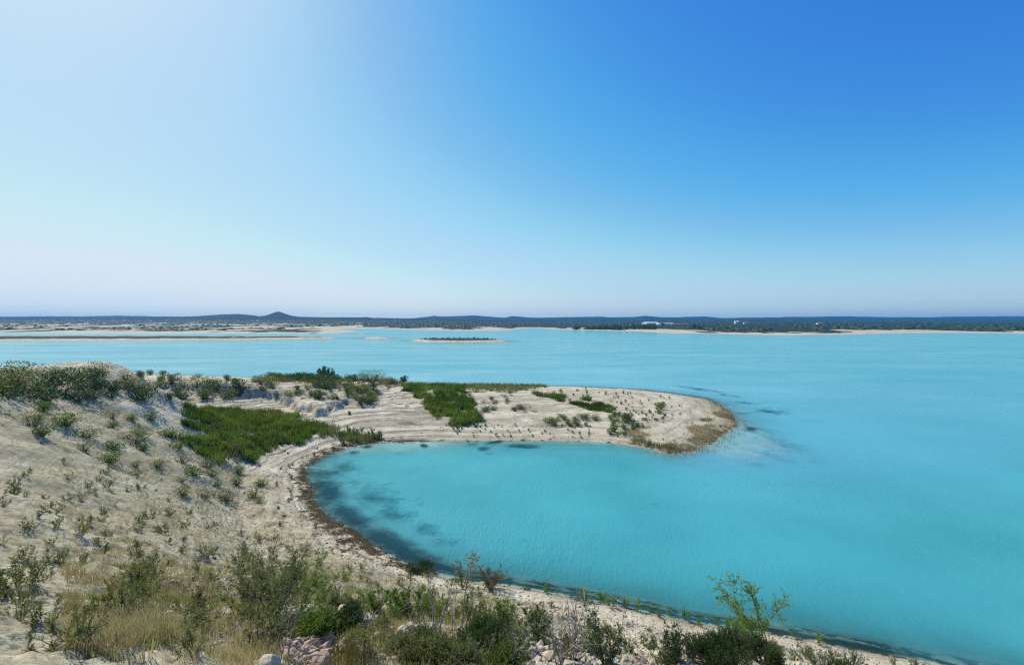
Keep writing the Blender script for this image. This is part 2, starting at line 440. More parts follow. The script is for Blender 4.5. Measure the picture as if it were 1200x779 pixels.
# tan stubble on the spit's tip
strw = np.where(nm & (gy < 48), sstep(1.2, 4.5, gd) * (.35 + .55 * fbm(gx * .5, gy * .5, 7, 3)) * sstep(-40, 4, (640 - gu) + 140 * (fbm(gx * .8, gy * .8, 17, 3) - .3)), 0)
strw = np.maximum(strw, np.where(nm & (gd > .1) & (gy > 55) & (gu > 720), .8 * sstep(745, 835, gu) * sstep(6., 1., gd), 0))
fnz = fbm(gx / 40, gy / 160, 201, 4)
scr = np.where(R_ > 330, sstep(.8, 2.6, gz + (fnz - .5) * 5) * sstep(2, 16, gd + (fnz - .5) * 30) * np.where(gu < 425, .42 + 2.4 * (fnz - .46) + .6 * sstep(1400, 2000, gy), 1.0), 0)
isl = (R_ > 250) & (R_ < 700) & (gz > .4) & (gd < 0)
scr = np.where(isl, sstep(1.0, 1.8, gz) * .8, scr)
th2_in = np.arctan(np.linspace(-math.tan(HALF), math.tan(HALF), 640)); th2 = np.concatenate([th2_in, th_out])
rw = np.concatenate([np.exp(np.linspace(math.log(14), math.log(140), 420)), np.exp(np.linspace(math.log(142), math.log(9000), 120))])
wx, wy = polar(th2, rw); wx = wx.ravel(); wy = wy.ravel()
wz, wd = H(wx, wy, False)
wu, wv = to_px(wx, wy, 0 * wx)
WEEDS = [(445, 588, 62, 26, 28, .52), (500, 622, 50, 18, 20, .42), (612, 522.5, 22, 3.2, 2, 1.1), (566, 525.5, 8, 3, 0, .9), (578, 518, 14, 1.8, -6, .9), (552, 520, 10, 1.5, -4, .9), (497, 521.5, 6, 2.5, 10, .8), (514, 521, 4, 1.2, 0, .5),
          (700, 522, 30, 1.6, 2, .35), (430, 523, 8, 2, -6, .7), (415, 529, 8, 2, -6, .7), (470, 533, 26, 4, -2, .3), (575, 531, 12, 3, 0, .35), (390, 552, 42, 10, -14, .6), (385, 575, 26, 22, 30, .8), (412, 605, 36, 16, 38, .85), (455, 632, 42, 15, 22, .95),
          (490, 652, 34, 10, 14, 1.2), (520, 664, 28, 6, 12, 1.0), (575, 675, 50, 6, 9, .9), (640, 686, 55, 5, 9, .9), (705, 698, 50, 4.5, 11, .95), (765, 710, 50, 4.5, 11, .95), (830, 722, 50, 5, 10, .95), (900, 734, 60, 6, 10, .9), (1000, 752, 90, 9, 11, .9),
          (872, 484, 14, 2.2, 0, .6), (880, 502, 10, 4, 0, .75), (852, 463, 30, 2.2, 8, .5), (820, 456, 34, 1.8, 8, .7), (875, 472, 22, 2.5, 5, .55), (905, 482, 30, 5, 5, .6), (770, 590, 60, 14, 0, .12), (650, 640, 70, 16, 0, .18), (560, 575, 60, 14, 5, .10)]
def weed_at(U, V):
    w = np.zeros(len(U))
    for u0, v0, ru, rv, rot, p in WEEDS:
        c, s = math.cos(math.radians(rot)), math.sin(math.radians(rot))
        a = ((U - u0) * c + (V - v0) * s) / ru; b = (-(U - u0) * s + (V - v0) * c) / rv
        w = np.maximum(w, p * np.exp(-(a * a + b * b)))
    return w
weed = weed_at(wu, wv)
bb = sstep(470, 640, wv); bayw = np.where(wv > 512, bb + (1 - bb) * sstep(840, 740, wu), bb * (wu > 740))
bayw = np.where((wv < 512) & (wu < 740), 0, bayw)
depth = np.where(np.hypot(wx, wy) < 700, np.maximum(-wz, 0), 9)
water_me = mesh_np('water', np.stack([wx, wy, 0 * wx], -1), polar_faces(len(rw), len(th2)), 4, [M['water']], smooth=True, attrs={'depth': depth, 'weed': weed, 'bay': bayw})
tag(link('water', water_me), kind='structure')

gwu, gwv = to_px(gx, gy, 0 * gx)
bedw = np.where((gz < .1) & (R_ < 200), weed_at(gwu, gwv), 0)
faces = polar_faces(len(rr), len(th))
ground_me = mesh_np('ground', np.stack([gx, gy, gz], -1), faces, 4, [M['ground']], smooth=True, attrs={'mud': mudw, 'straw': strw, 'scrub': scr, 'bedweed': bedw, 'silt': np.where((gz < 0) & (gy > 54) & (R_ < 150), sstep(1.5, .6, np.sqrt(((gx - 30.5) / 8.5) ** 2 + ((gy - 66) / 11.5) ** 2) + (fbm(gx * .3, gy * .3, 403, 4) - .5) * 1.3) + sstep(1.3, .6, np.sqrt(((gx + 16) / 9) ** 2 + ((gy - 62) / 4.5) ** 2)), 0), 'beach': np.where((R_ < 140) & (gy > 55), sstep(-4, -14, gx) * .9 + .25, 0) + np.where((gy <= 55) & (gx < -9) & (gd < 9), .8, 0)})
tag(link('ground', ground_me), kind='structure')


# ------------------------------------------------------------------ distant hills
def ridge(name, dist, width, sky, seed, rough, mat):
    us = np.linspace(sky[0][0], sky[-1][0], 700); vs = np.interp(us, [s[0] for s in sky], [s[1] for s in sky])
    x = (us - CX) / F * dist / cp
    top = EYE + (HZ - vs) * dist / F + (fbm(us / 14., us * 0, seed, 4) - .5) * rough
    rows = np.linspace(-1, 1, 41); V = []
    for k in rows:
        prof = math.cos(k * math.pi / 2) ** 1.2
        n = (fbm(x / 240, np.full_like(x, k * 5), seed + 9, 5) - .5) * rough * 3.2 * abs(k) ** .4
        V.append(np.stack([x * (1 + k * width / dist), np.full_like(x, dist + k * width), np.maximum(top * prof + n * prof, -2)], -1))
    V = np.array(V).reshape(-1, 3); n = len(us)
    i = np.arange(40)[:, None]; j = np.arange(n - 1)[None, :]
    a = i * n + j
    f = np.stack([a, a + 1, a + n + 1, a + n], -1).reshape(-1, 4)
    return tag(link(name, mesh_np(name, V, f, 4, [mat], smooth=True)), kind='structure')
def hill_mat():
    m, nt, nodes, L = new_mat('pine_scrub_hillside')
    geo = N(nt, 'ShaderNodeNewGeometry'); n = noise(nt, .012, 6, .7, geo.outputs['Position'])
    b = N(nt, 'ShaderNodeBsdfPrincipled', Roughness=.95); b.inputs['Specular IOR Level'].default_value = .1
    L.new(ramp(nt, n, [(.35, (.008, .018, .018, 1)), (.6, (.018, .030, .026, 1)), (.8, (.06, .06, .05, 1))]), b.inputs['Base Color'])
    out = N(nt, 'ShaderNodeOutputMaterial'); L.new(b.outputs[0], out.inputs[0]); return m
M['hill'] = hill_mat()
ridge('hills', 5200, 520, [(-700, 371), (-200, 369), (0, 371), (150, 370), (250, 372), (430, 373), (485, 373), (497, 371.6), (508, 370), (530, 370.8), (555, 369.6), (575, 371), (592, 372.4),
                           (600, 370.6), (625, 372), (650, 372), (690, 371.3), (704, 371), (716, 372), (742, 371.3), (757, 370), (772, 371.2), (788, 372), (805, 371.2), (828, 371.2),
                           (842, 372.8), (870, 372.4), (900, 371.8), (980, 370.5), (1060, 371.8), (1150, 370.5), (1300, 371), (2000, 370)], 3, 9, M['hill'])
ridge('hills', 4000, 500, [(-700, 374), (100, 373.5), (420, 374), (500, 374.6), (540, 373.2), (570, 374.8), (620, 373.6), (660, 374.8), (700, 373.4), (735, 374.4), (780, 373.2), (820, 374.6), (850, 374), (900, 373.4), (1000, 374), (1200, 373), (1900, 374)], 33, 6, M['hill'])
ridge('hills', 3000, 420, [(-700, 374), (0, 371), (120, 372), (230, 370.6), (262, 368.6), (280, 367.8), (296, 369.4), (304, 370.4), (311, 369.8), (318, 367.6), (323, 365.6), (327, 364.9), (331, 365.9), (335, 367.6), (341, 369.6), (350, 371.2), (420, 372), (430, 371.6), (437, 372.5), (480, 372.8), (560, 374.5), (640, 376.5), (700, 379)], 13, 3, M['hill'])

#VEG0#
# ------------------------------------------------------------------ plants: generators
RNG = np.random.default_rng(7)

class Parts:
    """collects tubes (wood) and leaves; each becomes one mesh"""
    def __init__(s): s.tv, s.tf, s.n = [], [], 0; s.lv, s.lt = [], []
    def tube(s, P, r, n=4):
        P = np.asarray(P, float); k = len(P)
        T = np.gradient(P, axis=0); T /= np.linalg.norm(T, axis=1)[:, None] + 1e-9
        ref = np.where(np.abs(T[:, 2:3]) > .9, [[1., 0, 0]], [[0, 0, 1.]])
        A = np.cross(T, ref); A /= np.linalg.norm(A, axis=1)[:, None] + 1e-9; B = np.cross(T, A)
        an = np.arange(n) * 2 * math.pi / n
        r = np.asarray(r, float)[:, None, None] * np.ones((k, 1, 1))
        V = P[:, None] + r * (np.cos(an)[None, :, None] * A[:, None] + np.sin(an)[None, :, None] * B[:, None])
        i = np.arange(k - 1)[:, None]; j = np.arange(n)[None]; j2 = (j + 1) % n
        f = np.stack([i * n + j, i * n + j2, (i + 1) * n + j2, (i + 1) * n + j], -1).reshape(-1, 4)
        s.tv.append(V.reshape(-1, 3)); s.tf.append(f + s.n); s.n += k * n
    def leaves(s, C, D, ln, wd, rng, tint=None):
        """rhombic leaves at C pointing along D"""
        C = np.asarray(C, float); n = len(C)
        if n == 0: return
        D = D / (np.linalg.norm(D, axis=1)[:, None] + 1e-9)
        R = rng.normal(size=(n, 3)); W = np.cross(D, R); W /= np.linalg.norm(W, axis=1)[:, None] + 1e-9
        ln = np.asarray(ln) * rng.uniform(.6, 1.3, n); wd = np.asarray(wd) * rng.uniform(.7, 1.2, n)
        Nn = np.cross(D, W) * (ln * .12)[:, None]
        q = np.stack([C, C + D * (ln * .45)[:, None] + W * (wd * .5)[:, None] + Nn, C + D * ln[:, None], C + D * (ln * .45)[:, None] - W * (wd * .5)[:, None] + Nn], 1)
        s.lv.append(q.reshape(-1, 3))
        t = rng.uniform(0, 1, n) if tint is None else np.clip(tint + rng.normal(0, .18, n), 0, 1)
        s.lt.append(np.repeat(t, 4))
    def meshes(s, wood, leaf):
        a = mesh_np('stems', np.concatenate(s.tv), np.concatenate(s.tf), 4, [wood], smooth=True) if s.tv else None
        b = None
        if s.lv:
            V = np.concatenate(s.lv); b = mesh_np('leaves', V, np.arange(len(V)).reshape(-1, 4), 4, [leaf], attrs={'tint': np.concatenate(s.lt)})
        return a, b
    def single(s, wood, leaf):
        V, Fc, mi, ti = [], [], [], []
        if s.tv: V.append(np.concatenate(s.tv)); Fc.append(np.concatenate(s.tf)); mi += [0] * len(Fc[0]); ti.append(np.zeros(len(V[0])))
        if s.lv:
            L = np.concatenate(s.lv); Fc.append(np.arange(len(L)).reshape(-1, 4) + (len(V[0]) if V else 0)); V.append(L); mi += [1] * (len(L) // 4); ti.append(np.concatenate(s.lt))
        return mesh_np('plant', np.concatenate(V), np.concatenate(Fc), 4, [wood, leaf], midx=mi, attrs={'tint': np.concatenate(ti)})

def curve(p0, d0, length, k, rng, wander=.25, lift=0.):
    P = [np.array(p0, float)]; d = np.array(d0, float); d /= np.linalg.norm(d)
    for i in range(k):
        d = d + rng.normal(0, wander, 3) / math.sqrt(k) + np.array([0, 0, lift / k]); d /= np.linalg.norm(d)
        P.append(P[-1] + d * length / k)
    return np.array(P)

def shrub(seed, h=1., spread=.5, nst=8, nbr=6, sub=2, per=10, ll=.05, lw=.015, rad=.012, wander=.35, lift=.15, bare=.3, lean=(0, 0), flare=1., forward=.7):
    """several stems from the base, side branches, twigs, leaves along the outer part"""
    rng = np.random.default_rng(seed); p = Parts()
    def put(Q, t0, n, frac):
        if n <= 0: return
        t = rng.uniform(t0, 1, n) ** .8 * (len(Q) - 1.001); i = t.astype(int); f = (t - i)[:, None]
        C = Q[i] * (1 - f) + Q[i + 1] * f; T = Q[i + 1] - Q[i]; T /= np.linalg.norm(T, axis=1)[:, None] + 1e-9
        D = T * forward + rng.normal(0, .55, (n, 3)); p.leaves(C, D, ll, lw, rng, np.full(n, frac))
    for s_ in range(nst):
        a = rng.uniform(0, 2 * math.pi); q = rng.uniform(.1, 1) ** .7 * spread
        d = np.array([math.cos(a) * q * flare + lean[0], math.sin(a) * q * flare + lean[1], 1.])
        L = h * rng.uniform(.65, 1.05)
        P = curve((math.cos(a) * spread * .12, math.sin(a) * spread * .12, -.06), d, L, 9, rng, wander, lift)
        k = len(P); r = rad * (1 - np.linspace(0, .85, k)) * rng.uniform(.7, 1.1)
        p.tube(P, r); tint = rng.uniform(.2, .8)
        put(P, bare, int(per * 1.5), tint)
        for b in range(nbr):
            t = rng.uniform(max(.12, bare * .7), .95); i = int(t * (k - 1)); T = P[min(i + 1, k - 1)] - P[i]; T /= np.linalg.norm(T) + 1e-9
            dd = T + rng.normal(0, .65, 3); L2 = L * (1 - t * .6) * rng.uniform(.25, .5)
            Q = curve(P[i], dd, L2, 5, rng, wander, lift); p.tube(Q, np.linspace(r[i] * .6, rad * .08, 6), 3); tt = np.clip(tint + rng.normal(0, .15), 0, 1)
            put(Q, .1, per, tt)
            for c in range(sub):
                j = rng.integers(1, 5); dd2 = (Q[j] - Q[j - 1]); dd2 /= np.linalg.norm(dd2) + 1e-9
                S = curve(Q[j], dd2 + rng.normal(0, .6, 3), L2 * .45, 3, rng, wander, lift); p.tube(S, np.linspace(r[i] * .3, rad * .06, 4), 3)
                put(S, .0, max(int(per * .6), 0), np.clip(tt + rng.normal(0, .12), 0, 1))
    return p

def plume_bush(seed, w=1., h=.8, n=260, per=26, ll=.03, lw=.007, plume=.22):
    """dense bush made of upright leafy plumes over a lumpy dome"""
    rng = np.random.default_rng(seed); p = Parts()
    lob = rng.uniform(-.6, .6, (7, 2)) * w * .55; lr = rng.uniform(.3, .55, 7) * w * .5; lh = h * rng.uniform(.55, 1., 7)
    for i in range(n):
        k = rng.integers(0, 7); a = rng.uniform(0, 2 * math.pi); q = math.sqrt(rng.uniform(0, 1))
        x = lob[k, 0] + math.cos(a) * lr[k] * q; y = lob[k, 1] + math.sin(a) * lr[k] * q
        z = lh[k] * math.sqrt(max(1 - q * q * .85, .05)) * rng.uniform(.55, 1.)
        out = np.array([math.cos(a) * q * .8 + x / w * .6, math.sin(a) * q * .8 + y / w * .6, 1.1]); out /= np.linalg.norm(out)
        L = plume * rng.uniform(.7, 1.4)
        b = np.array([x, y, z]) - out * L * .5
        P = curve(b, out, L, 4, rng, .3, .1); p.tube(P, np.linspace(.004, .001, 5), 3)
        if i % 6 == 0: p.tube(curve((lob[k, 0] * .3, lob[k, 1] * .3, -.05), b - np.array([lob[k, 0] * .3, lob[k, 1] * .3, -.05]), np.linalg.norm(b), 4, rng, .2), np.linspace(.014, .005, 5), 4)
        t = rng.uniform(0, 3.99, per); ii = t.astype(int); f = (t - ii)[:, None]
        C = P[ii] * (1 - f) + P[ii + 1] * f; D = out * .9 + rng.normal(0, .5, (per, 3))
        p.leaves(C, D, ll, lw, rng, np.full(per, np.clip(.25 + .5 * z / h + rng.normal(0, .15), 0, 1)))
    return p

def thing(name, label, cat, p, wood, leaf, loc, rz=0, sc=1., group=None):
    e = bpy.data.objects.new(name, None); COL.objects.link(e); e.location = loc; e.rotation_euler = (0, 0, rz); e.scale = (sc, sc, sc)
    tag(e, label, cat, group)
    a, b = p if isinstance(p, tuple) else p.meshes(wood, leaf)
    if a: link('stems', a, e)
    if b: link('foliage', b, e)
    return e

def spot(u, v): 
    x, y, z, t = ray_ground(u, v); return (x, y, z)

# ------------------------------------------------------------------ foreground plants, one by one
A = RNG
FG = [
 # name, (u, v) of the foot, label, category, generator, wood, leaf
 ('tamarisk_shrub', (322, 722), 'tall wispy olive-green shrub with thin leaning stems at the left, tallest there', 'shrub',
  lambda: shrub(101, 1.75, .42, 9, 9, 3, 18, .055, .013, .014, .3, .1, .2, lean=(.10, .0)), 'bark', 'olive'),
 ('tamarisk_shrub', (352, 706), 'feathery pale green shrub just right of the tall leaning shrub', 'shrub',
  lambda: shrub(102, 1.2, .5, 8, 9, 3, 14, .07, .013, .014, .3, .1, .2), 'bark', 'fresh'),
 ('tamarisk_shrub', (300, 700), 'olive feathery shrub on the left slope above the curved beach', 'shrub',
  lambda: shrub(103, 1.4, .6, 8, 9, 3, 14, .07, .013, .014, .3, .1, .2), 'bark', 'olive'),
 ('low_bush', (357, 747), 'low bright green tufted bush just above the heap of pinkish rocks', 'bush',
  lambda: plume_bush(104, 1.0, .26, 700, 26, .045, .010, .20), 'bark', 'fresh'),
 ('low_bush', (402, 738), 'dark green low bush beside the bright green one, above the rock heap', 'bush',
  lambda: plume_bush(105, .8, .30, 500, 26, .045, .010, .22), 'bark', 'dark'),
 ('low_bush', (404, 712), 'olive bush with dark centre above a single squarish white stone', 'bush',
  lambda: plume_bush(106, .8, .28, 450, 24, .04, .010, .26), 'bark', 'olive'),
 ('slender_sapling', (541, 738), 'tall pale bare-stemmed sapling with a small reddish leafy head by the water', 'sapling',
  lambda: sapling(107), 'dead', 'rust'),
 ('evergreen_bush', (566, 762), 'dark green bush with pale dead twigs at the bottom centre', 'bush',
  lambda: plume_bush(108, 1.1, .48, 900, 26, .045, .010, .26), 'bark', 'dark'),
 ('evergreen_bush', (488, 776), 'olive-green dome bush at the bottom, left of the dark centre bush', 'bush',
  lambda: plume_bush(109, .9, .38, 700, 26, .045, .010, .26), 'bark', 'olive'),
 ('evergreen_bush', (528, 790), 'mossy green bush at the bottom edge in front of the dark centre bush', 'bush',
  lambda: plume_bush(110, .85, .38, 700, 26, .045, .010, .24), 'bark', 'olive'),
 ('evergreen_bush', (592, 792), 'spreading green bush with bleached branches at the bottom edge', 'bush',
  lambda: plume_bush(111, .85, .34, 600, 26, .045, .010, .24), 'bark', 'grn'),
 ('leafy_shrub', (632, 750), 'small mixed green shrub left of the pale rock scree', 'shrub',
  lambda: shrub(112, .75, .6, 10, 7, 2, 14, .05, .014, .009, .3, .2, .1), 'bark', 'dark'),
 ('leafy_shrub', (626, 728), 'olive shrublet above the small scree shrub', 'shrub',
  lambda: shrub(113, .7, .6, 9, 7, 2, 14, .05, .014, .009, .3, .2, .1), 'bark', 'olive'),
 ('leafy_shrub', (585, 735), 'yellowish green shrublet on stony ground beside the dark centre bush', 'shrub',
  lambda: shrub(114, .8, .5, 9, 7, 2, 14, .05, .014, .009, .3, .2, .1), 'bark', 'fresh'),
 ('leafy_shrub', (712, 775), 'dark olive shrub behind the long bleached branch', 'shrub',
  lambda: shrub(115, 1.15, .6, 14, 8, 3, 14, .05, .013, .010, .3, .2, .1), 'bark', 'dark'),
 ('leafy_shrub', (757, 757), 'small olive tussock right of the long bleached branch', 'shrub',
  lambda: shrub(116, .45, .8, 12, 6, 2, 14, .04, .011, .006, .3, .2, .1), 'bark', 'olive'),
 ('leafy_shrub', (784, 776), 'dark green twiggy shrub left of the big round evergreen bush', 'shrub',
  lambda: shrub(117, 1.05, .5, 14, 8, 3, 16, .05, .014, .010, .3, .2, .15), 'bark', 'dark'),
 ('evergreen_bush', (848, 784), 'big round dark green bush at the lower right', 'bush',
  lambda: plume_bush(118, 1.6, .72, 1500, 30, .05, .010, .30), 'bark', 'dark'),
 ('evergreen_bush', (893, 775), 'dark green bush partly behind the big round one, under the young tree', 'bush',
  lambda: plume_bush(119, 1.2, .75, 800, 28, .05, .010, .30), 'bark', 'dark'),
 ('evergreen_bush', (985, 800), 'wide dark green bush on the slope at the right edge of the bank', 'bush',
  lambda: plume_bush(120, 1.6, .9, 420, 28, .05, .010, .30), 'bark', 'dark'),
 ('young_tree', (893, 752), 'young leaning tree with sparse yellow-green leaves over the water', 'tree',
  lambda: young_tree(121), 'bark', 'yellow'),
 ('leafy_shrub', (440, 718), 'bright green upright shrublet in the straw above the white boulders', 'shrub',
  lambda: shrub(122, .8, .45, 10, 7, 2, 14, .06, .014, .009, .3, .25, .1), 'bark', 'fresh'),
 ('leafy_shrub', (478, 726), 'green leafy shrublet in the dry straw, centre left', 'shrub',
  lambda: shrub(123, .9, .5, 10, 8, 2, 16, .06, .015, .009, .3, .25, .1), 'bark', 'grn'),
 ('waterside_shrub', (490, 669), 'dark green rounded shrub growing at the water edge, left of the sapling', 'shrub',
  lambda: plume_bush(124, 2.0, .5, 420, 22, .07, .018, .28), 'bark', 'dark'),
 ('waterside_shrub', (574, 690), 'brownish-green shrub at the water edge behind the sapling', 'shrub',
  lambda: shrub(125, 1.5, .7, 12, 8, 2, 14, .09, .024, .012, .3, .2, .1), 'bark', 'brown'),
 ('waterside_shrub', (541, 688), 'loose olive shrub at the water edge beside the sapling', 'shrub',
  lambda: shrub(126, 1.9, .6, 9, 8, 2, 14, .09, .024, .012, .3, .2, .1), 'bark', 'olive'),
]

def sapling(seed):
    rng = np.random.default_rng(seed); p = Parts()
    P = curve((0, 0, -.1), (.03, 0, 1), 2.05, 14, rng, .20, .1) + np.array([0, 0, 0]); p.tube(P, np.linspace(.020, .006, 15), 6)
    for b in range(16):
        i = rng.integers(5, 14); t = i / 14; Q = curve(P[i], rng.normal(0, 1, 3) * [1, 1, .3] + [0, 0, .5], rng.uniform(.15, .45) * (1.2 - .4 * t), 5, rng, .5); p.tube(Q, np.linspace(.006, .0015, 6), 3)
        n = int(22 * (t > .72)) + 2; k = rng.integers(1, 5, n); p.leaves(Q[k] + rng.normal(0, .03, (n, 3)), rng.normal(0, 1, (n, 3)), .05, .022, rng)
    for s_ in range(5):
        Q = curve((rng.normal(0, .12), rng.normal(0, .12), -.05), (rng.normal(0, .12), rng.normal(0, .12), 1), rng.uniform(1.0, 1.7), 8, rng, .25); p.tube(Q, np.linspace(.009, .002, 9), 4)
    return p

def young_tree(seed):
    rng = np.random.default_rng(seed); p = Parts()
    for s_, (dx, dy, L) in enumerate([(-1.3, .15, 2.5), (-.85, .25, 2.5), (-1.7, -.1, 2.1), (-.4, .1, 2.3), (-.1, 0, 2.2), (-1.1, -.2, 1.7), (.4, .2, 2.0), (-.65, .3, 2.2)]):
        P = curve((rng.normal(0, .08), rng.normal(0, .08), -.1), (dx, dy, 1), L, 12, rng, .35, .12); p.tube(P, np.linspace(.020, .005, 13), 5)
        for b in range(15):
            i = rng.integers(3, 13); T = P[i] - P[i - 1]; T /= np.linalg.norm(T)
            Q = curve(P[i], T + rng.normal(0, .8, 3), rng.uniform(.25, .6), 5, rng, .5, .1); p.tube(Q, np.linspace(.006, .0015, 6), 3)
            for c in range(2):
                j = rng.integers(1, 5); S = curve(Q[j], rng.normal(0, .8, 3) + T, .22, 3, rng, .4); p.tube(S, np.linspace(.003, .001, 4), 3)
                n = 18; k = rng.integers(0, 4, n); p.leaves(S[k] + rng.normal(0, .012, (n, 3)), rng.normal(0, 1, (n, 3)), .050, .030, rng)
            n = 18; k = rng.integers(1, 6, n); p.leaves(Q[k] + rng.normal(0, .015, (n, 3)), rng.normal(0, 1, (n, 3)), .052, .030, rng)
    return p

for name, (u, v), label, cat, gen, wood, leaf in FG:
    loc = spot(u, v); thing(name, label, cat, gen(), M[wood], M[leaf], loc, sc={'young_tree': 1.45, 'slender_sapling': .85}.get(name, 1.))

# bleached bare branches
def bare_branch(seed, L, lean, n=3, rad=.014, nb=7):
    rng = np.random.default_rng(seed); p = Parts()
    for i in range(n):
        P = curve((rng.normal(0, .05), rng.normal(0, .05), -.05), (lean[0] + rng.normal(0, .3), lean[1] + rng.normal(0, .2), 1), L * rng.uniform(.7, 1.1), 10, rng, .35); p.tube(P, np.linspace(rad, rad * .15, 11), 5)
        for b in range(nb):
            k = rng.integers(2, 9); T = P[k + 1] - P[k]; T /= np.linalg.norm(T)
            Q = curve(P[k], T + rng.normal(0, .6, 3), L * rng.uniform(.18, .4), 5, rng, .4); p.tube(Q, np.linspace(rad * .45, rad * .06, 6), 3)
            S = curve(Q[2], T + rng.normal(0, .7, 3), L * .14, 3, rng, .4); p.tube(S, np.linspace(rad * .25, rad * .05, 4), 3)
    return p
BB = [((672, 772), (.15, .1), 1.3, 4, 'twiggy dead shrub with forking grey stems on the pale scree'), ((468, 784), (-.25, 0), .75, 2, 'short bleached dead branch in front of the olive dome bush'),
      ((573, 782), (-.4, 0), .8, 3, 'bleached twigs rising out of the dark centre bush'), ((596, 786), (.3, 0), .8, 3, 'pale forked twigs at the bottom edge right of the centre'),
      ((506, 745), (-.3, .2), .9, 4, 'grey leafless shrub in the straw left of the sapling'), ((770, 748), (-.3, .3), .9, 2, 'thin dark bare branch leaning over the stony bank'),
      ((330, 775), (.8, 0), .8, 3, 'bare arching twigs at the bottom left beside the rock heap'), ((655, 792), (.1, .1), 1.1, 4, 'grey dead stems at the bottom edge by the rock scree'),
      ((425, 740), (-.1, .1), .6, 3, 'small bare grey shrub by the white boulders')]
for u_, v_, in []: pass
for i, ((u, v), lean, L, n, lab) in enumerate(BB):
    o = link('dead_shrub', bare_branch(300 + i, L, lean, n).single(M['dead'], M['brown']), loc=spot(u, v)); tag(o, lab, 'dead shrub')
# long fallen branch lying on the scree
def fallen(seed, a, b, rad, label):
    rng = np.random.default_rng(seed); p = Parts(); A_, B_ = np.array(spot(*a)), np.array(spot(*b))
    t = np.linspace(0, 1, 14)[:, None]; P = A_ + (B_ - A_) * t + np.cumsum(rng.normal(0, .015, (14, 3)), 0)
    P[:, 2] = np.maximum(Hz(P[:, 0], P[:, 1]) + rad * 1.5, P[:, 2]) + rad * 1.2; O = P[0].copy(); P -= O
    p.tube(P, np.linspace(rad, rad * .3, 14), 6)
    for k in (4, 7, 9, 11):
        Q = curve(P[k], (P[k] - P[k - 1]) * 8 + rng.normal(0, .5, 3) + [0, 0, .3], .4, 5, rng, .4); p.tube(Q, np.linspace(rad * .5, rad * .1, 6), 4)
    return tag(link('fallen_branch', p.single(M['dead'], M['brown']), loc=O), label, 'branch')
fallen(401, (676, 776), (722, 740), .020, 'long bleached branch lying across the pale scree')
fallen(402, (713, 690), (728, 708), .06, 'pale waterlogged branch lying at the water edge')
fallen(403, (636, 756), (668, 752), .022, 'short bleached branch among the rocks of the scree')

# ------------------------------------------------------------------ repeats: prototypes and copies
def protos(n, f): return [f(i) for i in range(n)]
def scatter_sprigs(name, cat, metas, pts, label, group, scale=(.7, 1.3), sink=.0):
    for i, (x, y) in enumerate(pts):
        me = metas[i % len(metas)]; z = float(Hz(x, y)[0])
        o = link(name, me, loc=(x, y, z - sink), rot=(0, 0, float(RNG.uniform(0, 6.28))), sc=float(RNG.uniform(*scale)))
        tag(o, label, cat, group)

def pts_px(n, poly, cond=None, seed=0, zplane=1.8, min_d=.3):
    """n ground points whose place lies inside a region drawn on the photo"""
    rng = np.random.default_rng(seed); poly = np.array(poly, float); out = []
    lo, hi = poly.min(0), poly.max(0); tries = 0
    while len(out) < n and tries < n * 60:
        tries += 1; u, v = rng.uniform(lo, hi)
        if sdf(np.array([u]), np.array([v]), poly)[0] < 0: continue
        if cond and not cond(u, v, rng): continue
        x, y, z, t = ray_ground(u, v)
        if z < .05 or t > 300: continue
        if any((x - a) ** 2 + (y - b) ** 2 < min_d ** 2 for a, b in out): continue
        out.append((x, y))
    return out

def clear(pts):
    out = []
    for x, y in pts:
        u, v = to_px(x, y, float(Hz(x, y)[0]))
        if not any(((u - a) / r) ** 2 + ((v - b) / w_) ** 2 < .9 for a, b, r, w_ in [(370, 766, 40, 32), (355, 722, 28, 18), (397, 722, 10, 12), (424, 730, 16, 14), (492, 748, 28, 16)]): out.append((x, y))
    return out
# light green upright seedlings on the near slope
near_sprig = protos(6, lambda i: shrub(500 + i, .62, .45, 6, 5, 1, 12, .06, .015, .007, .3, .25, .1).single(M['bark'], M['fresh']))
olive_sprig = protos(6, lambda i: shrub(520 + i, .55, .6, 9, 5, 1, 12, .05, .012, .006, .35, .2, .1).single(M['bark'], M['olive']))
scatter_sprigs('seedling', 'seedling', near_sprig, pts_px(34, [(318, 640), (400, 640), (470, 668), (600, 700), (600, 730), (318, 735)], seed=1), 'light green upright seedling among dry straw on the near slope', 'green seedlings on the near slope', (.6, 1.1))
scatter_sprigs('shrublet', 'shrub', olive_sprig, clear(pts_px(56, [(318, 670), (420, 660), (600, 712), (605, 779), (318, 779)], seed=2)), 'small olive twiggy shrublet in the straw of the near slope', 'olive shrublets on the near slope', (.45, .95))
scatter_sprigs('shrublet', 'shrub', olive_sprig, pts_px(26, [(605, 715), (690, 722), (882, 748), (882, 779), (605, 779)], seed=3), 'small olive tuft on the stony slope at the lower right', 'olive tufts on the stony slope', (.5, 1.0))
scatter_sprigs('shrublet', 'shrub', olive_sprig, pts_px(90, [(0, 520), (150, 560), (318, 640), (318, 779), (0, 779)], seed=4, min_d=.8), 'olive twiggy shrublet on the hillside at the far left', 'shrublets on the left hillside', (.6, 1.5))
scatter_sprigs('shrublet', 'shrub', olive_sprig, pts_px(16, [(900, 760), (1010, 775), (1100, 790), (1060, 779), (900, 779)], seed=5), 'olive tuft on the bank at the far right', 'tufts on the right bank', (.6, 1.2))
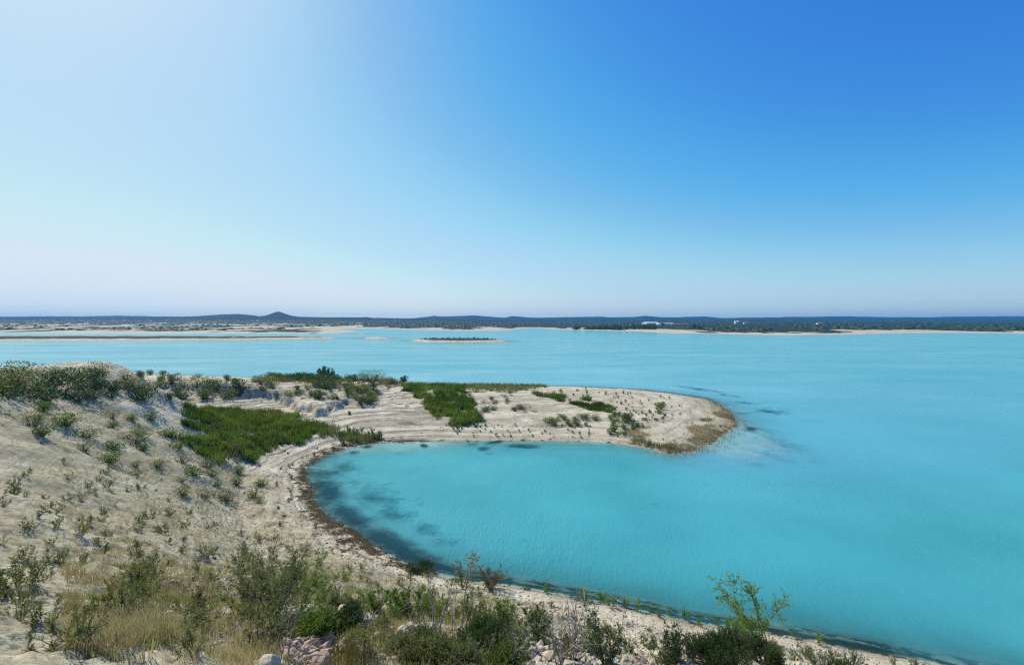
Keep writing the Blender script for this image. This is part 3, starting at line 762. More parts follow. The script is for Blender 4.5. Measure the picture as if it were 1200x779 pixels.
# yellow-green leafy stems along the near water edge
edge_sprig = protos(5, lambda i: shrub(540 + i, 1.0, .4, 4, 5, 2, 9, .085, .04, .008, .35, .2, .3).single(M['bark'], M['yellow']))
ep = [px_plane(u, v + a) for u, v, a in [(612, 690, -1), (640, 693, 2), (652, 695, 0), (668, 700, -3), (684, 702, 0), (694, 704, 3), (704, 706, -4), (716, 708, 4), (733, 713, -3), (748, 716, 0), (762, 718, -3), (771, 720, 3), (784, 723, -4), (803, 727, -2), (818, 731, 3), (838, 733, -2), (852, 735, 2), (868, 737, 0), (930, 748, 0), (960, 755, 2)]]
scatter_sprigs('bank_sapling', 'sapling', edge_sprig, [(float(a), float(b)) for a, b in ep], 'spindly yellow-green sapling growing along the near water edge', 'spindly saplings along the near shoreline', (.25, 1.0))

# rocks
def rock_mesh(seed, sub=3, mat='rock'):
    import bmesh
    bm = bmesh.new(); bmesh.ops.create_icosphere(bm, subdivisions=sub, radius=.5); rng = np.random.default_rng(seed)
    pl = rng.normal(size=(15, 3)); pl /= np.linalg.norm(pl, axis=1)[:, None]; off = rng.uniform(.20, .38, 15)
    ax = np.array([1.25, .95, .72]) * rng.uniform(.85, 1.15, 3)
    for v in bm.verts:
        c = np.array(v.co)
        for n_, o_ in zip(pl, off):
            k = c @ n_ - o_
            if k > 0: c = c - n_ * k * .98
        c = c * ax; c = c * (1 + .10 * (float(vnoise(c[0] * 5 + seed, c[1] * 5 + c[2] * 7, seed)) - .5)); v.co = c
    me = bpy.data.meshes.new('rock'); bm.to_mesh(me); bm.free(); me.materials.append(M[mat]); return me
pinks = [rock_mesh(650 + i, 3, 'pinkrock') for i in range(6)]
rocks = protos(8, lambda i: rock_mesh(600 + i))
def put_rocks(pts, label, group, size, cat='rock', n_scale=1.):
    for i, (x, y, s_) in enumerate(pts):
        z = float(Hz(x, y)[0]); r = RNG.uniform(0, 6.28, 3)
        o = link('rock', (pinks[i % 6] if 'lower left' in label or 'heap' in label else rocks[i % 8]), loc=(x, y, z + s_ * .12), rot=(float(r[0]) * .12, float(r[1]) * .12, float(r[2])), sc=s_ * 1.15); tag(o, label, cat, group)
def heap(n, poly, size, seed, **k):
    rng = np.random.default_rng(seed); return [(x, y, float(rng.uniform(*size) * (1.5 if rng.random() < .15 else 1))) for x, y in pts_px(n, poly, seed=seed, min_d=size[0] * .6)]
put_rocks(heap(120, [(336, 748), (352, 745), (384, 748), (402, 752), (404, 770), (384, 779), (340, 779), (332, 765)], (.08, .17), 31), 'pinkish angular rock in the heap at the lower left', 'rocks heaped at the lower left', 0)
put_rocks([(*spot(384, 750)[:2], .30)], 'flat-topped brown rock, largest on the heap at the lower left', None, 0)
put_rocks([(*spot(362, 757)[:2], .26)], 'smooth pale boulder at the top left of the rock heap', None, 0)
put_rocks([(*spot(399, 718)[:2], .28)], 'single squarish white stone above the dark bush at the left', None, 0)
put_rocks(heap(26, [(332, 713), (350, 708), (378, 714), (374, 728), (336, 731)], (.12, .24), 32), 'pale rock in the small group beneath the tall left shrub', 'rocks below the tall left shrub', 0)
put_rocks(heap(8, [(412, 722), (428, 720), (434, 732), (416, 736)], (.12, .28), 33), 'pale rock among straw, left of the two central white boulders', 'rocks in the straw', 0)
put_rocks([(*spot(482, 740)[:2], .24), (*spot(501, 738)[:2], .30)], 'rounded white boulder in the straw above the olive dome bush', 'white boulders above the olive bush', 0)
put_rocks(heap(18, [(455, 734), (512, 734), (514, 746), (470, 750)], (.09, .18), 34), 'small pale stone around the central white boulders', 'stones around the white boulders', 0)
put_rocks(heap(130, [(602, 742), (640, 735), (690, 738), (705, 760), (700, 785), (600, 785)], (.07, .19), 35), 'pale angular rock in the scree at the bottom right of centre', 'rocks of the pale scree', 0)
put_rocks(heap(34, [(640, 712), (720, 722), (812, 745), (812, 779), (740, 779), (700, 745)], (.07, .17), 36), 'pale stone on the slope between the scree and the dark bushes', 'stones on the slope above the shore', 0)
put_rocks(heap(44, [(540, 705), (640, 708), (640, 735), (560, 738)], (.08, .18), 37), 'pale stone on the slope beside the sapling', 'stones beside the sapling', 0)
put_rocks([(*spot(320, 780)[:2], .24)], 'white rock at the bottom left corner', None, 0)

# pebbles: nobody could count them
def pebbles(n, seed):
    rng = np.random.default_rng(seed)
    base = np.array([(1, 0, 0), (-1, 0, 0), (0, 1, 0), (0, -1, 0), (0, 0, 1), (0, 0, -1)], float)
    fc = np.array([(0, 2, 4), (2, 1, 4), (1, 3, 4), (3, 0, 4), (2, 0, 5), (1, 2, 5), (3, 1, 5), (0, 3, 5)])
    u = rng.uniform(-.75, .8, n * 3); y = np.exp(rng.uniform(math.log(6), math.log(50), n * 3)); x = u * y
    z, d = H(x, y); k = (z > .03) & (y < 52)
    # denser on the open stony part to the right
    pu, pv = to_px(x, y, z); w = .45 + .55 * sstep(560, 640, pu) + .5 * sstep(4, 1, d); k &= rng.random(len(x)) < w
    x, y, z = x[k][:n], y[k][:n], z[k][:n]; n = len(x)
    s_ = np.exp(rng.normal(math.log(.022), .5, n)) * (1 + y / 40)
    V = base[None] * rng.uniform(.6, 1.25, (n, 6, 1)) * np.array([1, 1, .6]) * s_[:, None, None]
    a = rng.uniform(0, 6.28, n); c, s2 = np.cos(a)[:, None], np.sin(a)[:, None]
    V = np.stack([V[..., 0] * c - V[..., 1] * s2, V[..., 0] * s2 + V[..., 1] * c, V[..., 2]], -1) + np.stack([x, y, z + s_ * .2], -1)[:, None]
    me = mesh_np('gravel', V, (fc[None] + np.arange(n)[:, None, None] * 6), 3, [M['rock']]); tag(link('gravel', me), 'loose pale gravel and pebbles over the near slope', kind='stuff')
pebbles(26000, 41)

# grasses and reeds: blades in their thousands
def blades(name, x, y, h, per, spread, width, mat, label, seed, lean=.35, tint_n=.12):
    rng = np.random.default_rng(seed); z = Hz(x, y); n = len(x) * per
    X = np.repeat(x, per) + rng.normal(0, 1, n) * np.repeat(spread, per) * .5; Y = np.repeat(y, per) + rng.normal(0, 1, n) * np.repeat(spread, per) * .5; Z = np.repeat(z, per)
    Hh = np.repeat(h, per) * rng.uniform(.45, 1.15, n); a = rng.uniform(0, 6.28, n); l = rng.normal(0, lean, n) * Hh; b = a + rng.normal(0, .6, n)
    wx_, wy_ = np.cos(a) * width * .5, np.sin(a) * width * .5; W = np.repeat(np.full(len(x), 1.), per) if np.isscalar(width) else 1
    P0 = np.stack([X - wx_, Y - wy_, Z - .03], -1); P1 = np.stack([X + wx_, Y + wy_, Z - .03], -1)
    mx, my = np.cos(b) * l, np.sin(b) * l
    P2 = np.stack([X + mx * .4 + wx_ * .8, Y + my * .4 + wy_ * .8, Z + Hh * .6], -1); P3 = np.stack([X + mx * .4 - wx_ * .8, Y + my * .4 - wy_ * .8, Z + Hh * .6], -1)
    P4 = np.stack([X + mx + wx_ * .15, Y + my + wy_ * .15, Z + Hh], -1); P5 = np.stack([X + mx - wx_ * .15, Y + my - wy_ * .15, Z + Hh], -1)
    V = np.stack([P0, P1, P2, P3, P4, P5], 1); f = np.arange(n)[:, None, None] * 6 + np.array([[0, 1, 2, 3], [3, 2, 4, 5]])[None]
    base = fbm(X * tint_n, Y * tint_n, seed, 4); t = np.clip((base - .5) * 2.2 + .45 + np.repeat(rng.normal(0, .26, len(x)), per) + rng.normal(0, .15, n), 0, 1)
    me = mesh_np(name, V, f, 4, [mat], attrs={'tint': np.repeat(t, 6)}); return tag(link(name, me), label, kind='stuff')

def region_pts(n, poly, seed, zp=1.8, jit=0, clump=.5, thr=.35, fade=6.):
    """points over a region drawn on the photo, carried to the ground"""
    P = np.array([ray_ground(u, v)[:2] for u, v in poly]); rng = np.random.default_rng(seed)
    lo, hi = P.min(0), P.max(0); x = rng.uniform(lo[0], hi[0], n * 12); y = rng.uniform(lo[1], hi[1], n * 12)
    d = sdf(x, y, P) + (fbm(x * .4, y * .4, seed, 3) - .5) * fade; k = (d > 0) & (fbm(x * clump, y * clump, seed + 3, 3) > thr)
    x, y = x[k][:n], y[k][:n]; z, dd = H(x, y); k = (z > .04); return x[k], y[k]

HEAPS = [(370, 762, 38, 26), (355, 720, 28, 16), (397, 718, 10, 8), (424, 728, 14, 12), (492, 742, 26, 10), (650, 758, 60, 34), (590, 720, 40, 14), (750, 745, 70, 26)]
# straw on the near slope
def straw_pts(n, seed, lo=5.):
    rng = np.random.default_rng(seed); u = rng.uniform(-.95, .95, n * 6); y = np.exp(rng.uniform(math.log(lo), math.log(44), n * 6)); x = u * y
    z, d = H(x, y); pu, pv = to_px(x, y, z)
    dens = sstep(.8, 3.5, d) * (sstep(690, 560, pu) * .85 + .10) * (.10 + 1.0 * sstep(.49, .62, fbm(x * .8, y * .8, seed + 5, 4)))
    for hu, hv, hr, hw in HEAPS: dens = dens * (1 - .97 * np.exp(-(((pu - hu) / hr) ** 2 + ((pv - hv) / hw) ** 2) ** 2))
    dens = dens * (1 - .45 * sstep(735, 760, pv)); dens = dens * np.where(pu > 882, .6, 1)
    k = (z > .05) & (rng.random(len(x)) < dens) & (y < 46); return x[k][:n], y[k][:n]
x, y = straw_pts(11000, 51); hh = .08 + .16 * fbm(x * .7, y * .7, 53, 3)
blades('grass', x, y, hh, 8, np.full(len(x), .10), .0075, M['straw'], 'dry straw-coloured grass over the near slope', 52, .45, .9)
x, y = straw_pts(3500, 55); blades('grass', x, y, np.full(len(x), .20), 8, np.full(len(x), .09), .008, M['olive'], 'sparse olive grass among the dry straw', 56, .4, .9)
# brown dry stems standing by the rock heap
x, y = region_pts(110, [(388, 768), (420, 760), (440, 775), (430, 795), (385, 795)], 57, fade=.3, thr=.0); blades('reeds', x, y, np.full(len(x), .27), 5, np.full(len(x), .06), .008, M['brown'], 'brown dry stems standing beside the rock heap', 58, .2, 2.)
# green beds of reeds
dx_, dy_ = region_pts(500, [(235, 478), (318, 483), (375, 496), (398, 508), (345, 519), (318, 532), (250, 540)], 163, thr=.5, fade=4.)
blades('reeds', dx_, dy_, .4 + .7 * RNG.random(len(dx_)), 7, np.full(len(dx_), .3), .035, M['brown'], 'dead tan stems among the left reed bed', 164, .3, .4)
qx, qy = region_pts(190, [(380, 500), (405, 504), (430, 510), (448, 515), (440, 517), (415, 519), (396, 517), (375, 514)], 161, thr=.3, fade=2.)
blades('reeds', qx, qy, .25 + .7 * RNG.random(len(qx)), 14, np.full(len(qx), .35), .045, M['olive'], 'loose green fringe of reeds at the corner of the bay', 162, .3, .4)
gx1, gy1 = region_pts(3000, [(235, 478), (318, 483), (345, 486), (368, 494), (380, 500), (386, 506), (378, 511), (365, 512), (345, 519), (318, 532), (250, 540), (210, 520)], 61, thr=.30, fade=4.)
blades('reeds', gx1, gy1, .25 + .65 * RNG.random(len(gx1)), 18, np.full(len(gx1), .38), .05, M['grn'], 'bed of bright green reeds behind the left beach', 62, .38, .25)
gx2, gy2 = region_pts(1800, [(472, 452), (520, 452), (548, 455), (547, 468), (556, 474), (564, 492), (552, 498), (530, 500), (519, 498), (505, 482), (497, 468), (480, 462)], 63, thr=.36, fade=4.)
blades('reeds', gx2, gy2, .3 + .8 * RNG.random(len(gx2)), 16, np.full(len(gx2), .4), .055, M['grn'], 'dense dark green reed bed running down the middle of the spit', 64, .38, .25)
gx3, gy3 = region_pts(900, [(470, 448.5), (560, 451), (640, 451.5), (640, 455), (600, 459), (550, 460), (520, 455)], 65, thr=.36, clump=.3, fade=2.)
blades('reeds', gx3, gy3, .5 + .5 * fbm(gx3 * .3, gy3 * .3, 66, 3), 10, np.full(len(gx3), .45), .05, M['olive'], 'strip of yellow-green reeds along the back of the spit', 66, .25, .3)
gx4, gy4 = region_pts(560, [(622, 461), (650, 463), (690, 469), (722, 478), (718, 485), (690, 479), (650, 469), (625, 464)], 67, thr=.42, clump=.5, fade=1.6)
blades('reeds', gx4, gy4, .5 + .4 * fbm(gx4 * .3, gy4 * .3, 68, 3), 11, np.full(len(gx4), .45), .05, M['grn'], 'diagonal strip of green reeds across the spit', 68, .25, .3)
gx5, gy5 = region_pts(1100, [(318, 437), (395, 434), (440, 441), (470, 449), (455, 455), (400, 452), (318, 448)], 69, thr=.48, clump=.25, fade=3.)
blades('reeds', gx5, gy5, .5 + .5 * fbm(gx5 * .3, gy5 * .3, 70, 3), 10, np.full(len(gx5), .5), .06, M['brown'], 'brown dry undergrowth on the left hill', 70, .3, .3)
# thin dry stalks round the tip of the spit, some standing in the water
rng = np.random.default_rng(71); tt = rng.uniform(0, 1, 900)
edge = plan([(700, 527), (745, 527), (790, 534), (815, 529), (838, 520), (856, 507), (864, 496), (860, 487), (850, 479), (835, 469), (800, 462), (745, 456.5), (690, 454)])
seg = np.linalg.norm(np.diff(edge, axis=0), axis=1); cs = np.concatenate([[0], np.cumsum(seg)]); q = tt * cs[-1]
ex = np.interp(q, cs, edge[:, 0]) + rng.normal(0, .9, 900); ey = np.interp(q, cs, edge[:, 1]) + rng.normal(0, .9, 900); ez = Hz(ex, ey); k = ez > -.5
blades('reeds', ex[k], ey[k], np.full(k.sum(), .42), 4, np.full(k.sum(), .5), .025, M['brown'], 'thin dry stalks along the edge of the spit', 72, .15, .4)
x, y = region_pts(1500, [(735, 500), (800, 505), (850, 480), (862, 494), (838, 518), (790, 530), (740, 520)], 73, thr=.4, clump=.3, fade=2.); blades('grass', x, y, np.full(len(x), .28), 8, np.full(len(x), .4), .035, M['straw'], 'tan stubble on the rounded tip of the spit', 74, .3, .3)
x, y = region_pts(150, [(742, 516), (775, 522), (800, 531), (795, 534), (770, 528), (742, 522)], 75, thr=.2, fade=1.); blades('reeds', x, y, np.full(len(x), .6) * RNG.uniform(.5, 1.4, len(x)), 7, np.full(len(x), .3), .035, M['olive'], 'olive reeds at the water edge below the tip of the spit', 76, .2, .3)
# twiggy litter on the brown weed belt
rng = np.random.default_rng(77); x = rng.uniform(-30, 0, 9000); y = rng.uniform(28, 66, 9000); z, d = H(x, y); pu, pv = to_px(x, y, 0)
k = (d > -.6) & (d < 2.0) & (pu < 485) & (pu > 350) & (pv < 668); x, y = x[k][:1500], y[k][:1500]
blades('debris', x, y, np.full(len(x), .16), 6, np.full(len(x), .25), .03, M['brown'], 'brown washed-up weed along the curved beach', 78, 1.2, .5)

# ------------------------------------------------------------------ shrubs on the hill and the spit
def far_bush(seed, h, w, n, leaf, ll=.10, lw=.06):
    rng = np.random.default_rng(seed); p = Parts(); k = 12
    lob = np.stack([rng.normal(0, w * .25, k), rng.normal(0, w * .25, k), h * rng.uniform(.12, .70, k)], 1); lr = rng.uniform(.22, .40, k) * min(w, h)
    for i in range(k): p.tube(curve((0, 0, -.2), lob[i] + [0, 0, .2], np.linalg.norm(lob[i]) + .1, 4, rng, .2), np.linspace(.05, .015, 5), 4)
    c = rng.integers(0, k, n); D = rng.normal(size=(n, 3)); D /= np.linalg.norm(D, axis=1)[:, None]
    rad = lr[c] * rng.uniform(.35, 1., n) ** .5 * (1 + .35 * (vnoise(D[:, 0] * 3 + c, D[:, 1] * 3 + D[:, 2] * 4, seed) - .3)); P = lob[c] + D * rad[:, None]; P[:, 2] = np.maximum(P[:, 2], .02)
    p.leaves(P, D + rng.normal(0, .6, (n, 3)) + [0, 0, .4], ll, lw, rng, np.clip(.5 + rng.normal(0, .15, n), 0, 1))
    return p.single(M['bark'], M[leaf])
bush_d = protos(4, lambda i: far_bush(800 + i, 1.0, 1.2, 900, 'dark')); bush_g = protos(4, lambda i: far_bush(810 + i, 1.0, 1.1, 850, 'grn')); bush_o = protos(4, lambda i: far_bush(820 + i, 1., 1.2, 700, 'olive', .09, .045)); bush_b = protos(3, lambda i: far_bush(830 + i, 1., 1.2, 420, 'brown', .09, .03))
wispy = protos(3, lambda i: shrub(840 + i, 1., .35, 8, 9, 3, 22, .055, .022, .010, .35, .1, .35).single(M['bark'], M['dark']))

def px_bush(u, v, hpx, kinds, label, name='shrub', cat='shrub', group=None, wide=1.):
    x, y, z, t = ray_ground(u, v)
    while t > 112 and v < 470: v += .7; x, y, z, t = ray_ground(u, v)
    s_ = hpx * t * 1.0 / F
    me = kinds[int(RNG.integers(0, len(kinds)))]
    o = link(name, me, loc=(x, y, z - .05), rot=(0, 0, float(RNG.uniform(0, 6.28))), sc=(s_ * wide, s_ * wide, s_)); return tag(o, label, cat, group)
px_bush(435, 446, 15, [far_bush(850, 1., 1.1, 2200, 'grn', .055, .035)], 'rounded bright green bush on the hill crest, biggest of the crest', 'round_bush', 'bush', wide=1.25)
px_bush(413, 440, 10, [far_bush(851, 1., 1.2, 2000, 'dark', .06, .035)], 'wide dark bush on the crest left of the rounded green bush', 'round_bush', 'bush', wide=1.6)
px_bush(378, 441, 19, wispy, 'tall wispy shrub standing highest on the hill skyline', 'wispy_shrub')
px_bush(387, 441, 15, wispy, 'thin airy shrub on the skyline just right of the tallest one', 'wispy_shrub')
px_bush(473, 449.5, 11, wispy, 'lone airy shrub silhouetted on the skyline right of the hill', 'wispy_shrub', wide=1.2)
px_bush(456, 449, 9, bush_o, 'olive shrub on the right shoulder of the hill', wide=1.2)
px_bush(461, 450, 7, bush_g, 'small green shrub right of the olive one on the hill shoulder')
px_bush(373, 466, 10, bush_d, 'wide dark green shrub just above the grey cut bank', wide=1.7)
px_bush(390, 468, 8, bush_g, 'green shrub right of the wide dark one above the cut bank', wide=1.3)
px_bush(432, 472, 9, bush_g, 'green shrub at the right foot of the hill', wide=1.7)
px_bush(423, 474, 7, bush_d, 'small dark shrub at the right foot of the hill')
px_bush(437, 456, 9, bush_d, 'dark bush in the shade below the rounded green bush', wide=1.2)
px_bush(410, 486, 6, wispy, 'lone slender green plant standing on the striped slope')
px_bush(657, 459, 4.5, bush_g, 'small dark green bush alone on the white sand at the back of the spit')
def crest(n, poly, kinds, hr, label, group, seed, name='shrub', cat='shrub', wide=(1., 1.6), min_d=1.):
    rng = np.random.default_rng(seed)
    for i, (x, y) in enumerate(pts_px(n, poly, seed=seed, min_d=min_d)):
        z = float(Hz(x, y)[0]); s_ = float(rng.uniform(*hr)); w_ = float(rng.uniform(*wide)) * s_
        tag(link(name, kinds[i % len(kinds)], loc=(x, y, z - .05), rot=(0, 0, float(rng.uniform(0, 6.28))), sc=(w_, w_, s_)), label, cat, group)
crest(54, [(318, 438), (360, 437), (400, 438), (425, 441), (420, 446), (380, 448), (318, 445)], bush_d, (1.0, 2.1), 'dark shrub crowded along the skyline of the left hill', 'dark shrubs along the hill crest', 81)
crest(26, [(365, 441), (410, 444), (412, 455), (372, 455)], bush_d + bush_o, (.7, 1.5), 'dark shrub in the thicket under the tallest wispy shrub', 'thicket on the hill', 82)
crest(30, [(318, 452), (445, 452), (440, 466), (420, 470), (330, 466), (318, 464)], bush_o + bush_d + bush_g, (.45, 1.1), 'low shrub scattered on the pale slope above the cut bank', 'shrubs above the cut bank', 83)
crest(12, [(405, 454), (440, 458), (438, 474), (418, 472)], bush_g + bush_o, (.7, 1.4), 'green shrub on the right flank of the hill', 'shrubs on the right flank', 84)
crest(10, [(448, 447), (475, 450), (480, 458), (455, 456)], bush_o + bush_b, (.5, .9), 'brownish shrub on the shoulder between hill and reeds', 'shrubs on the hill shoulder', 85)
crest(11, [(558, 470), (600, 466), (616, 478), (600, 484), (568, 483)], bush_o + bush_b + bush_d, (.5, 1.1), 'dusty shrub in the cluster on the middle of the spit', 'shrub cluster mid-spit', 86, min_d=.7)
crest(6, [(595, 478), (625, 474), (630, 484), (600, 486)], bush_b, (.5, .9), 'brown dry shrub at the right of the mid-spit cluster', 'dry shrubs mid-spit', 87)
crest(5, [(540, 464), (552, 462), (556, 470), (545, 470)], bush_b, (.6, 1.0), 'grey-brown dry bush right of the dark reed bed', 'dry bushes by the reed bed', 88, min_d=.6)
crest(4, [(570, 462), (605, 458), (606, 463), (572, 466)], bush_b + bush_d, (.6, .9), 'dark low bush on pale sand behind the mid-spit cluster', 'low bushes behind the cluster', 89)
crest(15, [(640, 494), (660, 488), (680, 487), (706, 492), (706, 499), (680, 500), (645, 498)], bush_g, (.55, .95), 'green shrub in the row on the front of the spit', 'row of green shrubs on the spit', 90, min_d=.6, wide=(1., 1.5))
crest(12, [(706, 502), (722, 480), (735, 484), (738, 508), (726, 512), (708, 508)], bush_g + bush_d, (.7, 1.4), 'tall green shrub in the clump where the spit widens', 'clump of tall shrubs on the spit', 91, min_d=.7, wide=(.7, 1.))
crest(5, [(738, 500), (748, 497), (748, 503), (739, 505)], bush_d, (.5, .8), 'dark shrub right of the tall clump on the spit', 'shrubs right of the tall clump', 92, min_d=.6)
crest(5, [(770, 474), (778, 474), (779, 483), (772, 485)], bush_g, (.5, .9), 'green bush at the middle of the rounded tip', 'bushes mid-tip', 93, min_d=.5)
small = protos(6, lambda i: shrub(860 + i, 1., .5, 6, 5, 1, 9, .12, .05, .02, .3, .2, .1).single(M['bark'], M['grn']))
crest(80, [(690, 455), (790, 464), (800, 480), (760, 500), (700, 486), (640, 460)], small, (.35, .75), 'small green seedling dotted over the sandy back of the spit', 'seedlings on the spit', 94, 'seedling', 'seedling', (.7, 1.2), .8)
crest(36, [(560, 496), (690, 500), (735, 512), (735, 515), (560, 512), (520, 508)], small, (.25, .6), 'tiny sprout on the front beach of the spit', 'sprouts on the front beach', 95, 'seedling', 'seedling', (.7, 1.2), .8)
crest(24, [(520, 498), (565, 492), (572, 500), (530, 504)], small, (.4, .8), 'green sprout below the dark reed bed', 'sprouts below the reed bed', 96, 'seedling', 'seedling', (.7, 1.2), .5)
crest(26, [(395, 500), (450, 505), (445, 518), (400, 521)], small, (.5, 1.), 'slender plant at the right end of the left reed bed', 'plants at the end of the reed bed', 97, 'seedling', 'seedling', (.6, 1.), .5)
crest(16, [(750, 490), (830, 480), (845, 500), (790, 520), (750, 515)], small, (.3, .6), 'small sprout on the tan stubble of the tip', 'sprouts on the tip', 98, 'seedling', 'seedling', (.7, 1.2), 1.)
crest(20, [(325, 530), (370, 522), (385, 528), (350, 560), (330, 620), (322, 600)], small, (.2, .5), 'tiny plant on the pale left beach', 'plants on the left beach', 99, 'seedling', 'seedling', (.7, 1.2), .5)
# the hill beyond the photograph's left side
crest(60, [(-60, 440), (318, 437), (318, 466), (100, 470), (-60, 470)], bush_d + bush_o, (.8, 1.9), 'dark shrub on the hill continuing at the far left', 'shrubs on the far left hill', 100, min_d=1.6)
crest(44, [(20, 480), (300, 500), (310, 610), (150, 560), (20, 500)], bush_o + bush_g, (.5, 1.2), 'olive bush on the slope at the far left', 'bushes on the far left slope', 101, min_d=1.5)

# ------------------------------------------------------------------ the far shore
tree_m = protos(5, lambda i: far_bush(900 + i, 1., 1.0, 150, 'dark', .30, .22))
def far_z(x, y): return float(Hz(x, y)[0])
def far_spot(u, dist):
    x = (u - CX) / F * dist; return x, dist, far_z(x, dist)
rng = np.random.default_rng(110)
for i, u in enumerate(np.sort(np.concatenate([rng.uniform(668, 772, 46), rng.uniform(812, 822, 5)]))):
    D_ = 930 + 60 * rng.random() - (u - 668) * .6; x, y, z = far_spot(u, D_); s_ = float(rng.uniform(5, 9))
    tag(link('tree', tree_m[i % 5], loc=(x, y, z - .3), sc=(s_ * .8, s_ * .8, s_), rot=(0, 0, float(rng.uniform(0, 6)))), 'tiny dark tree in the long row on the far right shore', 'tree', 'row of trees on the far shore')
n = 9000; u = rng.uniform(-200, 1400, n); D_ = np.exp(rng.uniform(math.log(560), math.log(2900), n)); x = (u - CX) / F * D_; z, d = H(x, D_)
cl = fbm(x / 90, D_ / 200, 111, 4); k = (d > 14) & (z > 2.4) & (cl > .47) & ~((u > 745) & (u < 815) & (D_ > 1000) & (D_ < 1900)); x, y, z = x[k], D_[k], z[k]; n = len(x)
base = np.array([(1, 0, 0), (.5, .87, 0), (-.5, .87, 0), (-1, 0, 0), (-.5, -.87, 0), (.5, -.87, 0)]); s_ = rng.uniform(1.3, 3.6, n)
low = base[None] * rng.uniform(.7, 1.2, (n, 6, 1)); up = base[None] * rng.uniform(.45, .85, (n, 6, 1)) + np.stack([0 * rng.random((n, 6)), 0 * rng.random((n, 6)), rng.uniform(.7, 1.3, (n, 6))], -1); apex = np.stack([rng.normal(0, .2, (n, 1)), rng.normal(0, .2, (n, 1)), rng.uniform(1.2, 1.7, (n, 1))], -1)
V = np.concatenate([low, up, apex], 1) * s_[:, None, None] * (np.array([2.3, 2.3, .62]) * rng.uniform(.7, 1.3, (n, 1, 3))) + np.stack([x, y, z - .4], -1)[:, None]
fq = []
for i in range(6):
    j = (i + 1) % 6; fq += [(i, j, j + 6), (i, j + 6, i + 6), (i + 6, j + 6, 12)]
me = mesh_np('scrub', V, np.array(fq)[None] + (np.arange(n) * 13)[:, None, None], 3, [M['dark']], attrs={'tint': np.repeat(rng.random(n) * .6, 13)})
tag(link('undergrowth', me), 'dark scrub and orchards over the far shore', kind='stuff')
# scrub on the island and the spit
isl_m = tree_m
rng = np.random.default_rng(112)
for i, u in enumerate(np.linspace(489, 584, 34) + rng.normal(0, 1.8, 34)):
    D_ = 16 * F / (399.4 - HZ + rng.normal(0, .35)); x, y, z = far_spot(u, D_)
    if z > .3:
        s_ = float(rng.uniform(.5, 1.1)); tag(link('shrub', isl_m[i % 5], loc=(x, y, z - .1), sc=(s_ * 1.5, s_ * 1.5, s_)), 'tiny dark shrub along the top of the long low island', 'shrub', 'shrubs on the low island')

# buildings on the far right shore
M['white_wall'] = plain('white_render', (.72, .70, .66), .8); M['terracotta'] = plain('terracotta_tiles', (.36, .20, .13), .9, (.26, .15, .10), .3); M['pane'] = plain('dark_window', (.03, .035, .04), .3)
M['plastic'] = plain('greenhouse_sheeting', (.74, .76, .75), .5, (.62, .64, .64), .05)
def box(parts, x0, x1, y0, y1, z0, z1):
    V = [(x0, y0, z0), (x1, y0, z0), (x1, y1, z0), (x0, y1, z0), (x0, y0, z1), (x1, y0, z1), (x1, y1, z1), (x0, y1, z1)]
    b = len(parts[0]); parts[0].extend(V); parts[1].extend([tuple(b + i for i in f) for f in [(0, 3, 2, 1), (4, 5, 6, 7), (0, 1, 5, 4), (1, 2, 6, 5), (2, 3, 7, 6), (3, 0, 4, 7)]])
def gable(w, d, z0, h, over=.4):
    V = [(-w / 2 - over, -d / 2 - over, z0), (w / 2 + over, -d / 2 - over, z0), (w / 2 + over, d / 2 + over, z0), (-w / 2 - over, d / 2 + over, z0), (-w / 2 - over, 0, z0 + h), (w / 2 + over, 0, z0 + h)]
    return V, [(0, 1, 5, 4), (2, 3, 4, 5), (0, 4, 3, 3), (1, 2, 5, 5), (0, 3, 2, 1)]
def pymesh(name, V, Fc, mat):
    me = bpy.data.meshes.new(name); me.from_pydata(V, [], [tuple(dict.fromkeys(f)) for f in Fc]); me.materials.append(mat); me.update(); return me
def building(name, label, cat, u, dist, w_, d_, h_, roof_h, wall, roof, nw=4, z=None, rz=0.):
    x, y, gz_ = far_spot(u, dist); gz_ = gz_ if z is None else z
    e = bpy.data.objects.new(name, None); COL.objects.link(e); e.location = (x, y, gz_ - .5); e.rotation_euler = (0, 0, rz); tag(e, label, cat)
    p = ([], []); box(p, -w_ / 2, w_ / 2, -d_ / 2, d_ / 2, -4, h_); link('wall', pymesh('wall', p[0], p[1], wall), e)
    V, Fc = gable(w_, d_, h_ + .01, roof_h); link('roof', pymesh('roof', V, Fc, roof), e)
    for i in range(nw):
        p = ([], []); cx = (i + .5) / nw * w_ - w_ / 2; box(p, cx - .7, cx + .7, -d_ / 2 - .06, -d_ / 2 + .1, h_ * .45, h_ * .45 + 1.4); link('window', pymesh('window', p[0], p[1], M['pane']), e)
building('greenhouse', 'long white roof of a greenhouse, biggest pale shape on the far right shore', 'greenhouse', 762, 1650, 42, 60, 4.5, 3.2, M['plastic'], M['plastic'], 0)
building('greenhouse', 'lower white shed extending right of the long white roof', 'greenhouse', 779, 1500, 46, 30, 3.5, 1.6, M['plastic'], M['plastic'], 0)
building('farmhouse', 'small reddish farmhouse below the white greenhouses', 'house', 776, 1240, 9, 8, 5, 2, M['terracotta'], M['terracotta'], 3)
building('farmhouse', 'low terracotta building beside the reddish farmhouse', 'house', 796, 1300, 44, 12, 2.6, 1.6, M['terracotta'], M['terracotta'], 6)
building('farmhouse', 'tiny white house on the skyline near the right edge', 'house', 863, 1500, 12, 10, 7, 2.5, M['white_wall'], M['white_wall'], 3)
building('farmhouse', 'tiny white house right of the skyline house', 'house', 874, 1450, 14, 8, 4, 2, M['white_wall'], M['terracotta'], 3)
